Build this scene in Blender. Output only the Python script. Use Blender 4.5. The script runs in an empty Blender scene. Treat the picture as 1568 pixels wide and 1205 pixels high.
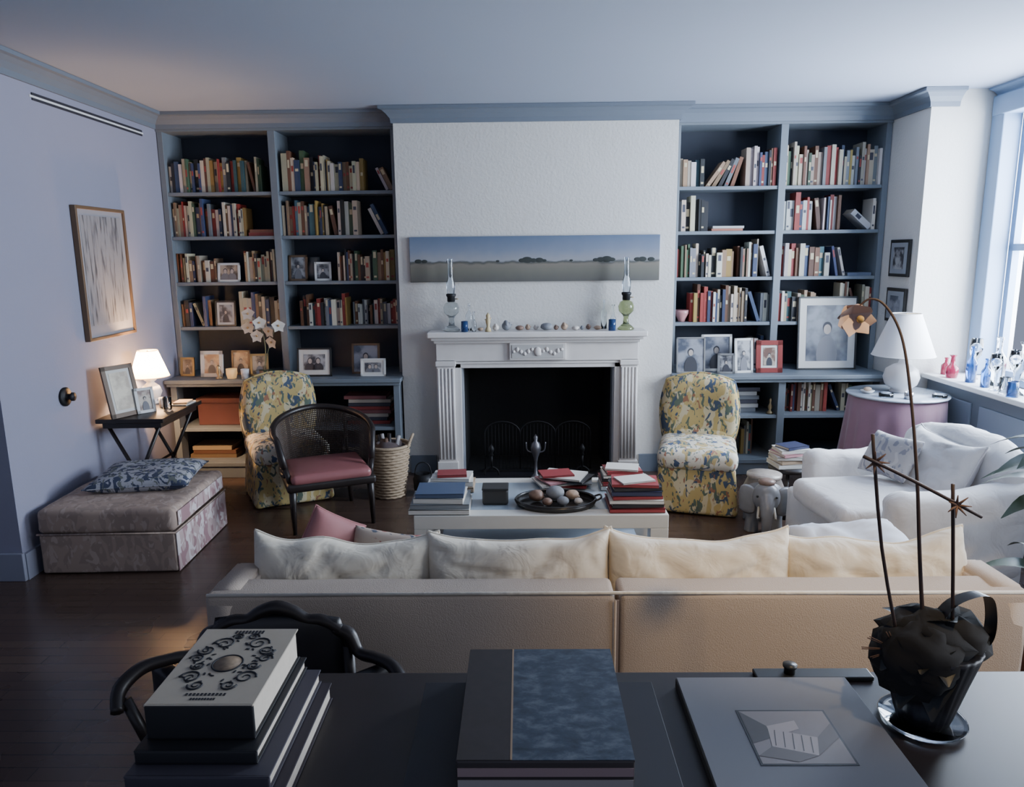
import bpy, bmesh, math, random
from mathutils import Vector, Matrix, Euler, noise
rng=random.Random(7)
SC=bpy.context.scene
# ---------------------------------------------------------------- materials
_c={}
def mat(name,col,rough=.6,metal=0.,var=0.,vs=6.,bump=0.,bs=40.,coat=0.,trans=0.,emit=None,es=0.,sub=0.,sheen=0.,bdist=.01,dis=0.):
    if name in _c: return _c[name]
    m=bpy.data.materials.new(name); m.use_nodes=True; nt=m.node_tree; b=nt.nodes['Principled BSDF']
    b.inputs['Base Color'].default_value=(*col,1); b.inputs['Roughness'].default_value=rough; b.inputs['Metallic'].default_value=metal
    if coat: b.inputs['Coat Weight'].default_value=coat; b.inputs['Coat Roughness'].default_value=.08
    if trans: b.inputs['Transmission Weight'].default_value=trans
    if sheen: b.inputs['Sheen Weight'].default_value=sheen
    if emit: b.inputs['Emission Color'].default_value=(*emit,1); b.inputs['Emission Strength'].default_value=es
    tc=nt.nodes.new('ShaderNodeTexCoord')
    if var:
        n=nt.nodes.new('ShaderNodeTexNoise'); n.inputs['Scale'].default_value=vs; n.inputs['Detail'].default_value=4
        nt.links.new(tc.outputs['Object'],n.inputs['Vector'])
        mx=nt.nodes.new('ShaderNodeMix'); mx.data_type='RGBA'
        mx.inputs[6].default_value=(*[max(0,c*(1-var)) for c in col],1); mx.inputs[7].default_value=(*[min(1,c*(1+var)) for c in col],1)
        nt.links.new(n.outputs[0],mx.inputs[0]); nt.links.new(mx.outputs[2],b.inputs['Base Color'])
    if bump:
        n=nt.nodes.new('ShaderNodeTexNoise'); n.inputs['Scale'].default_value=bs; n.inputs['Detail'].default_value=3; n.inputs['Distortion'].default_value=dis
        nt.links.new(tc.outputs['Object'],n.inputs['Vector'])
        bp=nt.nodes.new('ShaderNodeBump'); bp.inputs['Strength'].default_value=bump; bp.inputs['Distance'].default_value=bdist
        nt.links.new(n.outputs[0],bp.inputs['Height']); nt.links.new(bp.outputs[0],b.inputs['Normal'])
    _c[name]=m; return m
def floral(name,base,layers,rough=.85):
    if name in _c: return _c[name]
    m=bpy.data.materials.new(name); m.use_nodes=True; nt=m.node_tree; b=nt.nodes['Principled BSDF']; b.inputs['Roughness'].default_value=rough
    tc=nt.nodes.new('ShaderNodeTexCoord')
    prev=None
    for i,(col,sc,th,dist,off) in enumerate(layers):
        mp=nt.nodes.new('ShaderNodeMapping'); mp.inputs['Location'].default_value=(off,off*1.7,off*.3); mp.inputs['Rotation'].default_value=(.4*i,.7*i,.5+i)
        mp.inputs['Scale'].default_value=(1,1,.55)
        nt.links.new(tc.outputs['Object'],mp.inputs['Vector'])
        n=nt.nodes.new('ShaderNodeTexNoise'); n.inputs['Scale'].default_value=sc; n.inputs['Detail'].default_value=1.5; n.inputs['Distortion'].default_value=dist
        nt.links.new(mp.outputs[0],n.inputs['Vector'])
        r=nt.nodes.new('ShaderNodeValToRGB'); r.color_ramp.elements[0].position=th; r.color_ramp.elements[1].position=th+.025
        nt.links.new(n.outputs[0],r.inputs[0])
        mx=nt.nodes.new('ShaderNodeMix'); mx.data_type='RGBA'
        if prev is None: mx.inputs[6].default_value=(*base,1)
        else: nt.links.new(prev,mx.inputs[6])
        mx.inputs[7].default_value=(*col,1)
        nt.links.new(r.outputs[0],mx.inputs[0]); prev=mx.outputs[2]
    nt.links.new(prev,b.inputs['Base Color'])
    _c[name]=m; return m
def ramp_mat(name,coord_axis,stops,nz=.0,nsc=6,rough=.6,gen='Generated'):
    m=bpy.data.materials.new(name); m.use_nodes=True; nt=m.node_tree; b=nt.nodes['Principled BSDF']; b.inputs['Roughness'].default_value=rough
    tc=nt.nodes.new('ShaderNodeTexCoord'); sp=nt.nodes.new('ShaderNodeSeparateXYZ'); nt.links.new(tc.outputs[gen],sp.inputs[0])
    n=nt.nodes.new('ShaderNodeTexNoise'); n.inputs['Scale'].default_value=nsc; n.inputs['Detail'].default_value=6; nt.links.new(tc.outputs['Object'],n.inputs['Vector'])
    ml=nt.nodes.new('ShaderNodeMath'); ml.operation='MULTIPLY_ADD'; ml.inputs[1].default_value=nz
    sb=nt.nodes.new('ShaderNodeMath'); sb.operation='SUBTRACT'; sb.inputs[1].default_value=.5; nt.links.new(n.outputs[0],sb.inputs[0])
    nt.links.new(sb.outputs[0],ml.inputs[0]); nt.links.new(sp.outputs[coord_axis],ml.inputs[2])
    r=nt.nodes.new('ShaderNodeValToRGB'); cr=r.color_ramp
    while len(cr.elements)<len(stops): cr.elements.new(.5)
    for e,(p,c) in zip(cr.elements,stops): e.position=p; e.color=(*c,1)
    nt.links.new(ml.outputs[0],r.inputs[0]); nt.links.new(r.outputs[0],b.inputs['Base Color'])
    return m
def photo_mat(name,c0,c1,sc=9,off=0):
    if name in _c: return _c[name]
    m=bpy.data.materials.new(name); m.use_nodes=True; nt=m.node_tree; b=nt.nodes['Principled BSDF']; b.inputs['Roughness'].default_value=.35
    tc=nt.nodes.new('ShaderNodeTexCoord'); mp=nt.nodes.new('ShaderNodeMapping'); mp.inputs['Location'].default_value=(off,off,off); nt.links.new(tc.outputs['Object'],mp.inputs[0])
    n=nt.nodes.new('ShaderNodeTexNoise'); n.inputs['Scale'].default_value=sc; n.inputs['Detail'].default_value=3; nt.links.new(mp.outputs[0],n.inputs['Vector'])
    r=nt.nodes.new('ShaderNodeValToRGB'); r.color_ramp.elements[0].position=.42; r.color_ramp.elements[0].color=(*c0,1); r.color_ramp.elements[1].position=.58; r.color_ramp.elements[1].color=(*c1,1)
    nt.links.new(n.outputs[0],r.inputs[0]); nt.links.new(r.outputs[0],b.inputs['Base Color']); _c[name]=m; return m
def pc(r,g,b,rough=.6): return mat('paint_%.3f_%.3f_%.3f'%(r,g,b),(r,g,b),rough)
# ---------------------------------------------------------------- builder
class B:
    def __init__(s,name,loc=(0,0,0),rot=0.,parent=None,rx=0.,ry=0.):
        s.name=name; s.loc=loc; s.rot=(rx,ry,rot); s.bm=bmesh.new(); s.mats=[]; s.parent=parent
    def mi(s,m):
        if m not in s.mats: s.mats.append(m)
        return s.mats.index(m)
    def add(s,t,m,M=None,smooth=False):
        if M is not None: bmesh.ops.transform(t,matrix=M,verts=t.verts)
        bmesh.ops.recalc_face_normals(t,faces=t.faces)
        i=s.mi(m)
        for f in t.faces: f.material_index=i; f.smooth=smooth
        me=bpy.data.meshes.new('tmp'); t.to_mesh(me); t.free(); s.bm.from_mesh(me); bpy.data.meshes.remove(me)
        return s
    def box(s,c,d,m,bev=0.,rot=(0,0,0),seg=2):
        t=bmesh.new(); bmesh.ops.create_cube(t,size=1); bmesh.ops.scale(t,vec=d,verts=t.verts)
        if bev: bmesh.ops.bevel(t,geom=t.edges[:],offset=bev,segments=seg,affect='EDGES',profile=.5)
        return s.add(t,m,Matrix.Translation(c)@Euler(rot).to_matrix().to_4x4())
    def b2(s,x0,x1,y0,y1,z0,z1,m,bev=0.):
        return s.box(((x0+x1)/2,(y0+y1)/2,(z0+z1)/2),(x1-x0,y1-y0,z1-z0),m,bev)
    def soft(s,c,d,r,m,n=6,nz=0.,nsc=4.,rot=(0,0,0),crown=0.,seed=0.,shape=None):
        h=[v/2 for v in d]
        def ax(hh):
            a=[-hh,-hh+.3*r,-hh+.65*r,-hh+r]; 
            k=max(1,int(n*(hh*2)/max(d))+1)
            for i in range(1,k): a.append(-hh+r+(2*hh-2*r)*i/k)
            return a+[hh-r,hh-.65*r,hh-.3*r,hh]
        A=[ax(v) for v in h]; N=[len(a) for a in A]; t=bmesh.new(); V={}
        def gv(i,j,k):
            if (i,j,k) in V: return V[(i,j,k)]
            p=Vector((A[0][i],A[1][j],A[2][k])); q=Vector([max(-(h[e]-r),min(h[e]-r,p[e])) for e in range(3)]); dd=p-q
            nn=dd.normalized() if dd.length>1e-9 else Vector((0,0,1))
            p=q+nn*r
            if crown and p.z>0: p.z+=crown*(1-(p.x/h[0])**2)*(1-(p.y/h[1])**2)*(p.z/h[2])
            if nz:
                f=noise.noise(Vector(p)*nsc+Vector((seed,seed*2,0))); g=noise.noise(Vector(p)*nsc*2.7+Vector((9,seed,3)))
                p+=nn*nz*(f+.45*g)
            if shape: p=shape(p)
            v=t.verts.new(p); V[(i,j,k)]=v; return v
        for a,b_,c_ in ((0,1,2),(1,2,0),(0,2,1)):
            for side in (0,N[c_]-1):
                for i in range(N[a]-1):
                    for j in range(N[b_]-1):
                        q=[]
                        for (u,v) in ((i,j),(i+1,j),(i+1,j+1),(i,j+1)):
                            ix=[0,0,0]; ix[a]=u; ix[b_]=v; ix[c_]=side; q.append(gv(*ix))
                        t.faces.new(q)
        return s.add(t,m,Matrix.Translation(c)@Euler(rot).to_matrix().to_4x4(),True)
    def lathe(s,prof,c,m,seg=24,rot=(0,0,0),sc=(1,1,1),smooth=True,f=None):
        t=bmesh.new(); rings=[]
        for r,z in prof:
            rr=[]
            if r<1e-5: rr=[t.verts.new((0,0,z))]*seg
            else:
                for i in range(seg):
                    a=2*math.pi*i/seg; k=r*(f(a,z) if f else 1); rr.append(t.verts.new((k*math.cos(a),k*math.sin(a),z)))
            rings.append(rr)
        for a,b_ in zip(rings,rings[1:]):
            for i in range(seg):
                q=[a[i],a[(i+1)%seg],b_[(i+1)%seg],b_[i]]; u=[]
                for v in q:
                    if v not in u: u.append(v)
                if len(u)>2:
                    try: t.faces.new(u)
                    except ValueError: pass
        M=Matrix.Translation(c)@Euler(rot).to_matrix().to_4x4()@Matrix.Diagonal((*sc,1))
        return s.add(t,m,M,smooth)
    def ball(s,c,r,m,seg=20,rot=(0,0,0),nz=0,nsc=8,seed=0):
        t=bmesh.new(); bmesh.ops.create_uvsphere(t,u_segments=seg,v_segments=max(6,seg*2//3),radius=1)
        if nz:
            for v in t.verts: v.co+=v.co.normalized()*nz*noise.noise(v.co*nsc*.2+Vector((seed,seed,0)))
        if not hasattr(r,'__len__'): r=(r,r,r)
        return s.add(t,m,Matrix.Translation(c)@Euler(rot).to_matrix().to_4x4()@Matrix.Diagonal((*r,1)),True)
    def tube(s,pts,r,m,seg=8,cap=True,sub=0):
        P=[Vector(p) for p in pts]
        if sub:
            Q=[]; R=[]; n=len(P); rl=r if hasattr(r,'__len__') else [r]*n
            for i in range(n-1):
                p0=P[max(i-1,0)];p1=P[i];p2=P[i+1];p3=P[min(i+2,n-1)]
                for k in range(sub):
                    u=k/sub; Q.append(.5*((2*p1)+(p2-p0)*u+(2*p0-5*p1+4*p2-p3)*u*u+(3*p1-p0-3*p2+p3)*u**3)); R.append(rl[i]*(1-u)+rl[i+1]*u)
            Q.append(P[-1]); R.append(rl[-1]); P=Q; r=R
        rl=r if hasattr(r,'__len__') else [r]*len(P)
        t=bmesh.new(); prev=None; up=None
        for i,p in enumerate(P):
            d=(P[min(i+1,len(P)-1)]-P[max(i-1,0)]).normalized()
            if up is None:
                up=Vector((0,0,1)) if abs(d.z)<.9 else Vector((1,0,0))
            a=d.cross(up)
            if a.length<1e-6: a=d.cross(Vector((1,0,0)))
            a.normalize(); b_=a.cross(d).normalized(); up=b_
            ring=[t.verts.new(p+(a*math.cos(2*math.pi*k/seg)+b_*math.sin(2*math.pi*k/seg))*rl[i]) for k in range(seg)]
            if prev:
                for k in range(seg): t.faces.new([prev[k],prev[(k+1)%seg],ring[(k+1)%seg],ring[k]])
            elif cap: t.faces.new(ring)
            prev=ring
        if cap: t.faces.new(prev)
        return s.add(t,m,None,True)
    def puff(s,w,h,th,m,M=None,n=16,a=4,b_=.5,pinch=.06,rnd=0.,nz=0.,nsc=5.,bend=0.,seed=0.,flatb=False,piping=None,crease=0.,sag=0.):
        t=bmesh.new(); G=[{},{}]
        for side in (0,1):
            for i in range(n+1):
                for j in range(n+1):
                    u=-1+2*i/n; v=-1+2*j/n
                    u=math.sin(u*math.pi/2)*.6+u*.4; v=math.sin(v*math.pi/2)*.6+v*.4
                    edge=i in(0,n) or j in (0,n)
                    if edge and side==1: G[1][(i,j)]=G[0][(i,j)]; continue
                    x=u*(1-pinch*(1-v*v))*math.sqrt(1-rnd*v*v/2); y=v*(1-pinch*(1-u*u))*math.sqrt(1-rnd*u*u/2)
                    tt=(max(0,1-abs(u)**a)*max(0,1-abs(v)**a))**b_*th/2
                    px=x*w/2; py=y*h/2; sg=1 if side==0 else -1
                    if side==1 and flatb: tt*=.3
                    k=noise.noise(Vector((px*nsc+seed,py*nsc,sg*2+seed)))+.5*noise.noise(Vector((px*nsc*2.3,py*nsc*2.3+seed,sg)))
                    if crease:
                        q=noise.noise(Vector((px*4+seed*1.3,py*7,sg*3+seed))); q2=noise.noise(Vector((px*9+py*6,py*5-px*4+seed,seed)))
                        k-=crease*(max(0,.16-abs(q))/.16+.7*max(0,.12-abs(q2))/.12)
                    e=(max(0,1-u*u)*max(0,1-v*v))**.3
                    z=sg*(tt+nz*k*e)
                    if sag and v>0: py-=sag*v*v*(1-u*u*u*u)*(1+.8*noise.noise(Vector((px*5,seed,3))))
                    px+=nz*.6*noise.noise(Vector((py*4,seed,1))); py+=nz*.8*noise.noise(Vector((px*5,seed,7)))
                    G[side][(i,j)]=t.verts.new((px,py,z+bend*px*px))
        for side in (0,1):
            for i in range(n):
                for j in range(n):
                    try: t.faces.new([G[side][k] for k in ((i,j),(i+1,j),(i+1,j+1),(i,j+1))])
                    except ValueError: pass
        if piping:
            loop=[(i,0) for i in range(n)]+[(n,j) for j in range(n)]+[(i,n) for i in range(n,0,-1)]+[(0,j) for j in range(n,0,-1)]
            pts=[G[0][k].co.copy() for k in loop]; pts.append(pts[0].copy())
            if M is not None: pts=[M@p for p in pts]
            s.tube(pts,piping[0],piping[1],seg=6,cap=False)
        return s.add(t,m,M,True)
    def prism(s,pts,z0,z1,m,M=None,smooth=False):
        t=bmesh.new(); a=[t.verts.new((x,y,z0)) for x,y in pts]; b_=[t.verts.new((x,y,z1)) for x,y in pts]; n=len(pts)
        t.faces.new(a[::-1]); t.faces.new(b_)
        for i in range(n): t.faces.new([a[i],a[(i+1)%n],b_[(i+1)%n],b_[i]])
        return s.add(t,m,M,smooth)
    def leaf(s,p0,d,L,w,m,droop=.3,n=7,fold=.15,side=None,twist=0):
        d=Vector(d).normalized(); up=Vector((0,0,1)); a=Vector(side) if side else d.cross(up)
        if a.length<1e-4: a=Vector((1,0,0))
        a.normalize(); nn=a.cross(d).normalized(); t=bmesh.new(); rows=[]; p=Vector(p0)
        for i in range(n+1):
            u=i/n; q=p+d*L*u-Vector((0,0,1))*droop*L*u*u; ww=w/2*math.sin(math.pi*min(1,.06+u*.94)**.75)
            if i==n: ww=w*.02
            rows.append([t.verts.new(q-a*ww+nn*ww*fold),t.verts.new(q),t.verts.new(q+a*ww+nn*ww*fold)])
        for r0,r1 in zip(rows,rows[1:]):
            for k in (0,1): t.faces.new([r0[k],r0[k+1],r1[k+1],r1[k]])
        i=s.mi(m)
        for f in t.faces: f.material_index=i; f.smooth=True
        me=bpy.data.meshes.new('tmp'); t.to_mesh(me); t.free(); s.bm.from_mesh(me); bpy.data.meshes.remove(me); return s
    def finish(s,mods=()):
        me=bpy.data.meshes.new(s.name); s.bm.to_mesh(me); s.bm.free()
        for m in s.mats: me.materials.append(m)
        o=bpy.data.objects.new(s.name,me); SC.collection.objects.link(o); o.location=s.loc; o.rotation_euler=s.rot
        if s.parent: o.parent=s.parent
        for ty,kw in mods:
            md=o.modifiers.new(ty,ty)
            for k,v in kw.items(): setattr(md,k,v)
        return o
# ---------------------------------------------------------------- palette
WALL=mat('wall_plaster',(.60,.585,.56),.9,var=.03,vs=3,bump=.3,bs=55)
LWALL=mat('wall_paint_left',(.265,.265,.345),.85,var=.03,vs=2,bump=.1,bs=80)
CEIL=mat('ceiling_paint',(.33,.37,.46),.95,var=.03,vs=1.2)
TRIM=mat('trim_blue_grey',(.135,.16,.20),.55,var=.05,vs=5)
CASE=mat('bookcase_blue_grey',(.145,.17,.20),.55,var=.05,vs=5)
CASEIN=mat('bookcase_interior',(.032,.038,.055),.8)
MARB=mat('mantel_white_marble',(.66,.63,.61),.4,var=.10,vs=9)
BLACK=mat('firebox_soot',(.006,.006,.007),.9,bump=.3,bs=30)
IRON=mat('dark_iron',(.015,.015,.017),.55,.5)
BRASS=mat('aged_brass',(.35,.27,.16),.4,.9)
DWOOD=mat('dark_walnut',(.016,.011,.010),.4,var=.4,vs=12)
CREAM=mat('cream_slipcover',(.72,.645,.52),.9,var=.05,vs=3,bump=.6,bs=9,bdist=.02,dis=.8,sheen=.2)
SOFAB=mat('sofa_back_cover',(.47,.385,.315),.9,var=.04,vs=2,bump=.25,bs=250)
WHITEC=mat('white_slipcover',(.76,.745,.74),.9,var=.03,vs=3,bump=.55,bs=8,bdist=.02,dis=.8)
GLASS=mat('clear_glass',(.85,.9,.95),.03,trans=1.); 
BGLASS=mat('blue_glass',(.05,.16,.45),.05,trans=.8); RGLASS=mat('red_glass',(.4,.03,.08),.08,trans=.5); GGLASS=mat('green_glass',(.35,.40,.20),.06,trans=.92)
WHITE=mat('white_gloss',(.75,.75,.75),.35); WLAM=mat('table_white_lacquer',(.62,.61,.57),.35,var=.04,vs=4)
PAPER=mat('page_paper',(.60,.53,.44),.9,var=.12,vs=60)
YEL=floral('yellow_floral_chintz',(.43,.325,.13),[((.52,.45,.29),12,.53,.6,5.),((.09,.12,.09),24,.575,1.0,1.),((.05,.075,.12),20,.59,.9,8.),((.26,.12,.07),30,.65,.5,21.)])
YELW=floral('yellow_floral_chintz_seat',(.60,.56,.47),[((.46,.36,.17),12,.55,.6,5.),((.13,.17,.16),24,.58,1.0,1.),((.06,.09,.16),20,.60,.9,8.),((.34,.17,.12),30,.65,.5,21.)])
BLUF=floral('blue_floral_linen',(.33,.33,.36),[((.04,.05,.09),18,.52,1.2,2.),((.12,.13,.12),24,.58,1.,9.)])
OTT=floral('ottoman_damask',(.37,.275,.22),[((.30,.225,.185),14,.5,1.0,3.),((.42,.325,.27),20,.57,1.2,6.)])
OTTF=floral('ottoman_side_floral',(.44,.33,.32),[((.32,.19,.20),12,.52,1.2,3.),((.60,.53,.53),15,.53,1.2,6.)])
def floor_mat():
    m=bpy.data.materials.new('dark_wood_floor'); m.use_nodes=True; nt=m.node_tree; b=nt.nodes['Principled BSDF']
    tc=nt.nodes.new('ShaderNodeTexCoord'); br=nt.nodes.new('ShaderNodeTexBrick'); nt.links.new(tc.outputs['Object'],br.inputs['Vector'])
    br.inputs['Scale'].default_value=1; br.inputs['Brick Width'].default_value=.9; br.inputs['Row Height'].default_value=.07; br.inputs['Mortar Size'].default_value=.002
    br.inputs['Color1'].default_value=(.060,.036,.027,1); br.inputs['Color2'].default_value=(.082,.051,.037,1); br.inputs['Mortar'].default_value=(.014,.010,.009,1)
    nt.links.new(br.outputs[0],b.inputs['Base Color'])
    n=nt.nodes.new('ShaderNodeTexNoise'); n.inputs['Scale'].default_value=3; r=nt.nodes.new('ShaderNodeMapRange'); r.inputs[3].default_value=.20; r.inputs[4].default_value=.36
    nt.links.new(tc.outputs['Object'],n.inputs[0]); nt.links.new(n.outputs[0],r.inputs[0]); nt.links.new(r.outputs[0],b.inputs['Roughness']); return m
# ---------------------------------------------------------------- room shell
B('floor').b2(-4.6,3.75,-1.6,6.8,-.1,0,floor_mat()).finish()
B('ceiling').b2(-4.6,3.75,-1.6,6.8,3.0,3.1,CEIL).finish()
w=B('wall_left'); w.prism([(-3.0,6.8),(-2.92,3.98),(-4.4,3.98),(-4.4,6.8)],0,3.0,LWALL); w.b2(-4.6,-4.4,-1.6,6.8,0,3.0,LWALL); w.finish()
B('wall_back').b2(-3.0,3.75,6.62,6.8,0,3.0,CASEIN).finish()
w=B('chimney_breast')
w.b2(-1.01,1.26,6.1,6.62,.94,3.0,WALL); w.b2(-1.01,-.50,6.1,6.62,0,.94,WALL); w.b2(.76,1.26,6.1,6.62,0,.94,WALL)
w.b2(-.50,.76,6.58,6.62,0,.94,BLACK); w.b2(-.50,-.485,6.101,6.58,0,.94,BLACK); w.b2(.745,.76,6.101,6.58,0,.94,BLACK); w.b2(-.485,.745,6.101,6.58,.925,.94,BLACK); w.b2(-.485,.745,6.101,6.58,0,.012,BLACK)
w.finish()
w=B('wall_right'); w.b2(3.02,3.5,5.7,6.62,0,3.0,WALL)
for a,b_ in ((5.6,6.8),(2.6,3.9),(-1.6,.6)): w.b2(3.5,3.75,a,b_,0,3.0,WALL)
for a,b_ in ((3.9,5.6),(.6,2.6)): w.b2(3.5,3.75,a,b_,0,.88,WALL); w.b2(3.5,3.75,a,b_,2.84,3.0,WALL)
w.finish()
T2=mat('window_trim_blue',(.20,.29,.43),.5)
for a,b_ in ((3.9,5.6),(.6,2.6)):
    w=B('window_1' if a>3 else 'window_2')
    for y0,y1 in ((a-.09,a+.05),(b_-.05,b_+.09)): w.b2(3.46,3.60,y0,y1,.91,2.92,T2,.008)
    w.b2(3.45,3.6,a-.12,b_+.08,2.80,2.94,T2,.01)
    for y0,y1 in ((a+.05,a+.10),(b_-.10,b_-.05),((a+b_)/2-.02,(a+b_)/2+.02)): w.b2(3.60,3.65,y0,y1,.91,2.82,T2)
    for z in (.935,1.86,2.77): w.b2(3.6,3.66,a+.05,b_-.05,z-.025,z+.025,T2)
    w.finish()
w=B('trim_window_sill'); w.b2(3.18,3.5,1.9,5.69,0,.865,TRIM)
w.b2(3.13,3.62,1.9,5.695,.868,.905,WHITE,.008)
for i in range(6): w.b2(3.165,3.181,2.0+i*.62,2.52+i*.62,.12,.78,mat('cover_panel',(.22,.26,.33),.6),.004)
w.finish()
def crownpath(bd,P,z1=2.998,h=.12,dep=.10,m=TRIM):
    prof=[(0,z1-h),(.015,z1-h),(.02,z1-h*.72),(dep*.45,z1-h*.45),(dep*.75,z1-h*.25),(dep,z1-h*.2),(dep,z1),(0,z1)]
    P=[Vector(p) for p in P]; t=bmesh.new(); rings=[]
    def nr(a,b_): d=(b_-a).normalized(); return Vector((d.y,-d.x))
    for i,p in enumerate(P):
        if i==0: o=nr(P[0],P[1])
        elif i==len(P)-1: o=nr(P[-2],P[-1])
        else:
            n1,n2=nr(P[i-1],p),nr(p,P[i+1]); o=(n1+n2)/(1+n1.dot(n2))
        rings.append([t.verts.new((p.x+o.x*a,p.y+o.y*a,z)) for a,z in prof])
    t.faces.new(rings[0]); t.faces.new(rings[-1][::-1])
    for r0,r1 in zip(rings,rings[1:]):
        for k in range(8): t.faces.new([r0[k],r0[(k+1)%8],r1[(k+1)%8],r1[k]])
    bd.add(t,m)
w=B('trim_crown')
crownpath(w,[(-4.4,3.98),(-2.92,3.98),(-2.984,6.235),(-1.01,6.235),(-1.01,6.1),(1.26,6.1),(1.26,6.235),(3.02,6.235),(3.02,5.7),(3.22,5.7)])
crownpath(w,[(3.5,5.69),(3.5,-1.6)],h=.06,dep=.08,m=T2)
w.finish()
w=B('baseboard_left'); BB=mat('baseboard_paint',(.26,.27,.34),.6)
w.b2(-4.4,-2.905,3.955,3.98,0,.17,BB,.004); w.prism([(-2.92,3.98),(-2.90,3.98),(-2.955,5.9),(-2.968,5.9)],0,.16,BB); w.finish()
w=B('baseboard_back'); w.b2(-.96,-.74,6.075,6.1,0,.15,TRIM); w.b2(1.0,1.2,6.075,6.1,0,.15,TRIM); w.finish()
def lwx(y): return -2.92-(y-3.98)*.08/2.82+.0005
w=B('air_diffuser_slot'); DK=mat('slot_dark',(.02,.02,.03),.7)
for z in (2.82,2.79):
    t0,t1=4.62,6.0
    w.prism([(lwx(t0),t0),(lwx(t0)+.006,t0),(lwx(t1)+.006,t1),(lwx(t1),t1)],z,z+.014,DK)
w.prism([(lwx(4.6),4.6),(lwx(4.6)+.004,4.6),(lwx(6.02)+.004,6.02),(lwx(6.02),6.02)],2.805,2.818,WHITE)
w.finish()
w=B('wall_knob',(lwx(4.57)+.001,4.57,.98),ry=math.pi/2); w.lathe([(0,.0),(.06,.0),(.062,.012),(.05,.018),(.02,.02),(.018,.04),(.028,.05),(.028,.062),(0,.066)],(0,0,0),IRON); w.finish()
# ---------------------------------------------------------------- bookcases
SH=[1.26,1.64,2.02,2.38]
def bookcase(x0,x1,xd,cx0,cx1,name,low):
    w=B(name)
    fr=6.25
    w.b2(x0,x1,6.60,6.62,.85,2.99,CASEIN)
    w.b2(x0,x0+.045,fr,6.6,.85,2.9,CASE,.003); w.b2(x1-.045,x1,fr,6.6,.85,2.9,CASE,.003); w.b2(xd-.03,xd+.03,fr,6.6,.85,2.9,CASE,.003)
    w.b2(x0,x1,fr-.012,6.6,2.86,2.995,CASE)
    for z in SH:
        w.b2(x0+.045,xd-.03,fr+.01,6.6,z-.028,z,CASE,.002); w.b2(xd+.03,x1-.045,fr+.01,6.6,z-.028,z,CASE,.002)
    w.b2(cx0,cx1,5.93,6.09,.815,.85,CASE,.006); w.b2(max(cx0,x0+.0),min(cx1,x1),6.085,6.6,.815,.85,CASE); w.b2(cx0+.01,cx1-.01,5.945,6.0,.79,.815,CASE,.004)
    g0,g1=(cx0+.03,cx1-.02)
    xs=[g0,g0+.05,xd-.03,xd+.03,g1-.05,g1]
    for a,b_ in ((xs[0],xs[1]),(xs[2],xs[3]),(xs[4],xs[5])): w.b2(a,b_,5.97,6.09,.12,.8,CASE,.003)
    w.b2(xd-.02,xd+.02,6.09,6.6,.1,.8,CASE)
    for z in low: w.b2(max(g0+.02,x0+.01),min(g1-.02,x1-.01),5.98,6.55,z-.028,z,CASE,.002)
    w.b2(g0,g1,5.96,6.09,0,.12,CASE,.004); w.b2(g0,g1,5.95,5.99,.10,.135,CASE,.004)
    return w.finish()
bookcase(-2.98,-1.015,-2.04,-2.965,-1.0,'bookcase',[.43,.14])
bookcase(1.265,3.015,2.15,1.25,3.015,'bookcase',[.51,.14])
PAL=[((.46,.40,.30),24),((.55,.52,.47),16),((.28,.18,.11),12),((.03,.045,.10),12),((.015,.015,.018),12),((.24,.03,.025),9),((.13,.055,.03),10),((.035,.09,.11),5),((.16,.17,.19),8),((.32,.21,.06),4),((.05,.09,.05),4)]
def pick(): 
    k=rng.random()*sum(w for _,w in PAL)
    for c,w_ in PAL:
        k-=w_
        if k<=0:
            f=rng.uniform(.6,1.2); return tuple(max(.008,v*f*rng.uniform(.92,1.08)) for v in c)
    return PAL[0][0]
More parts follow.
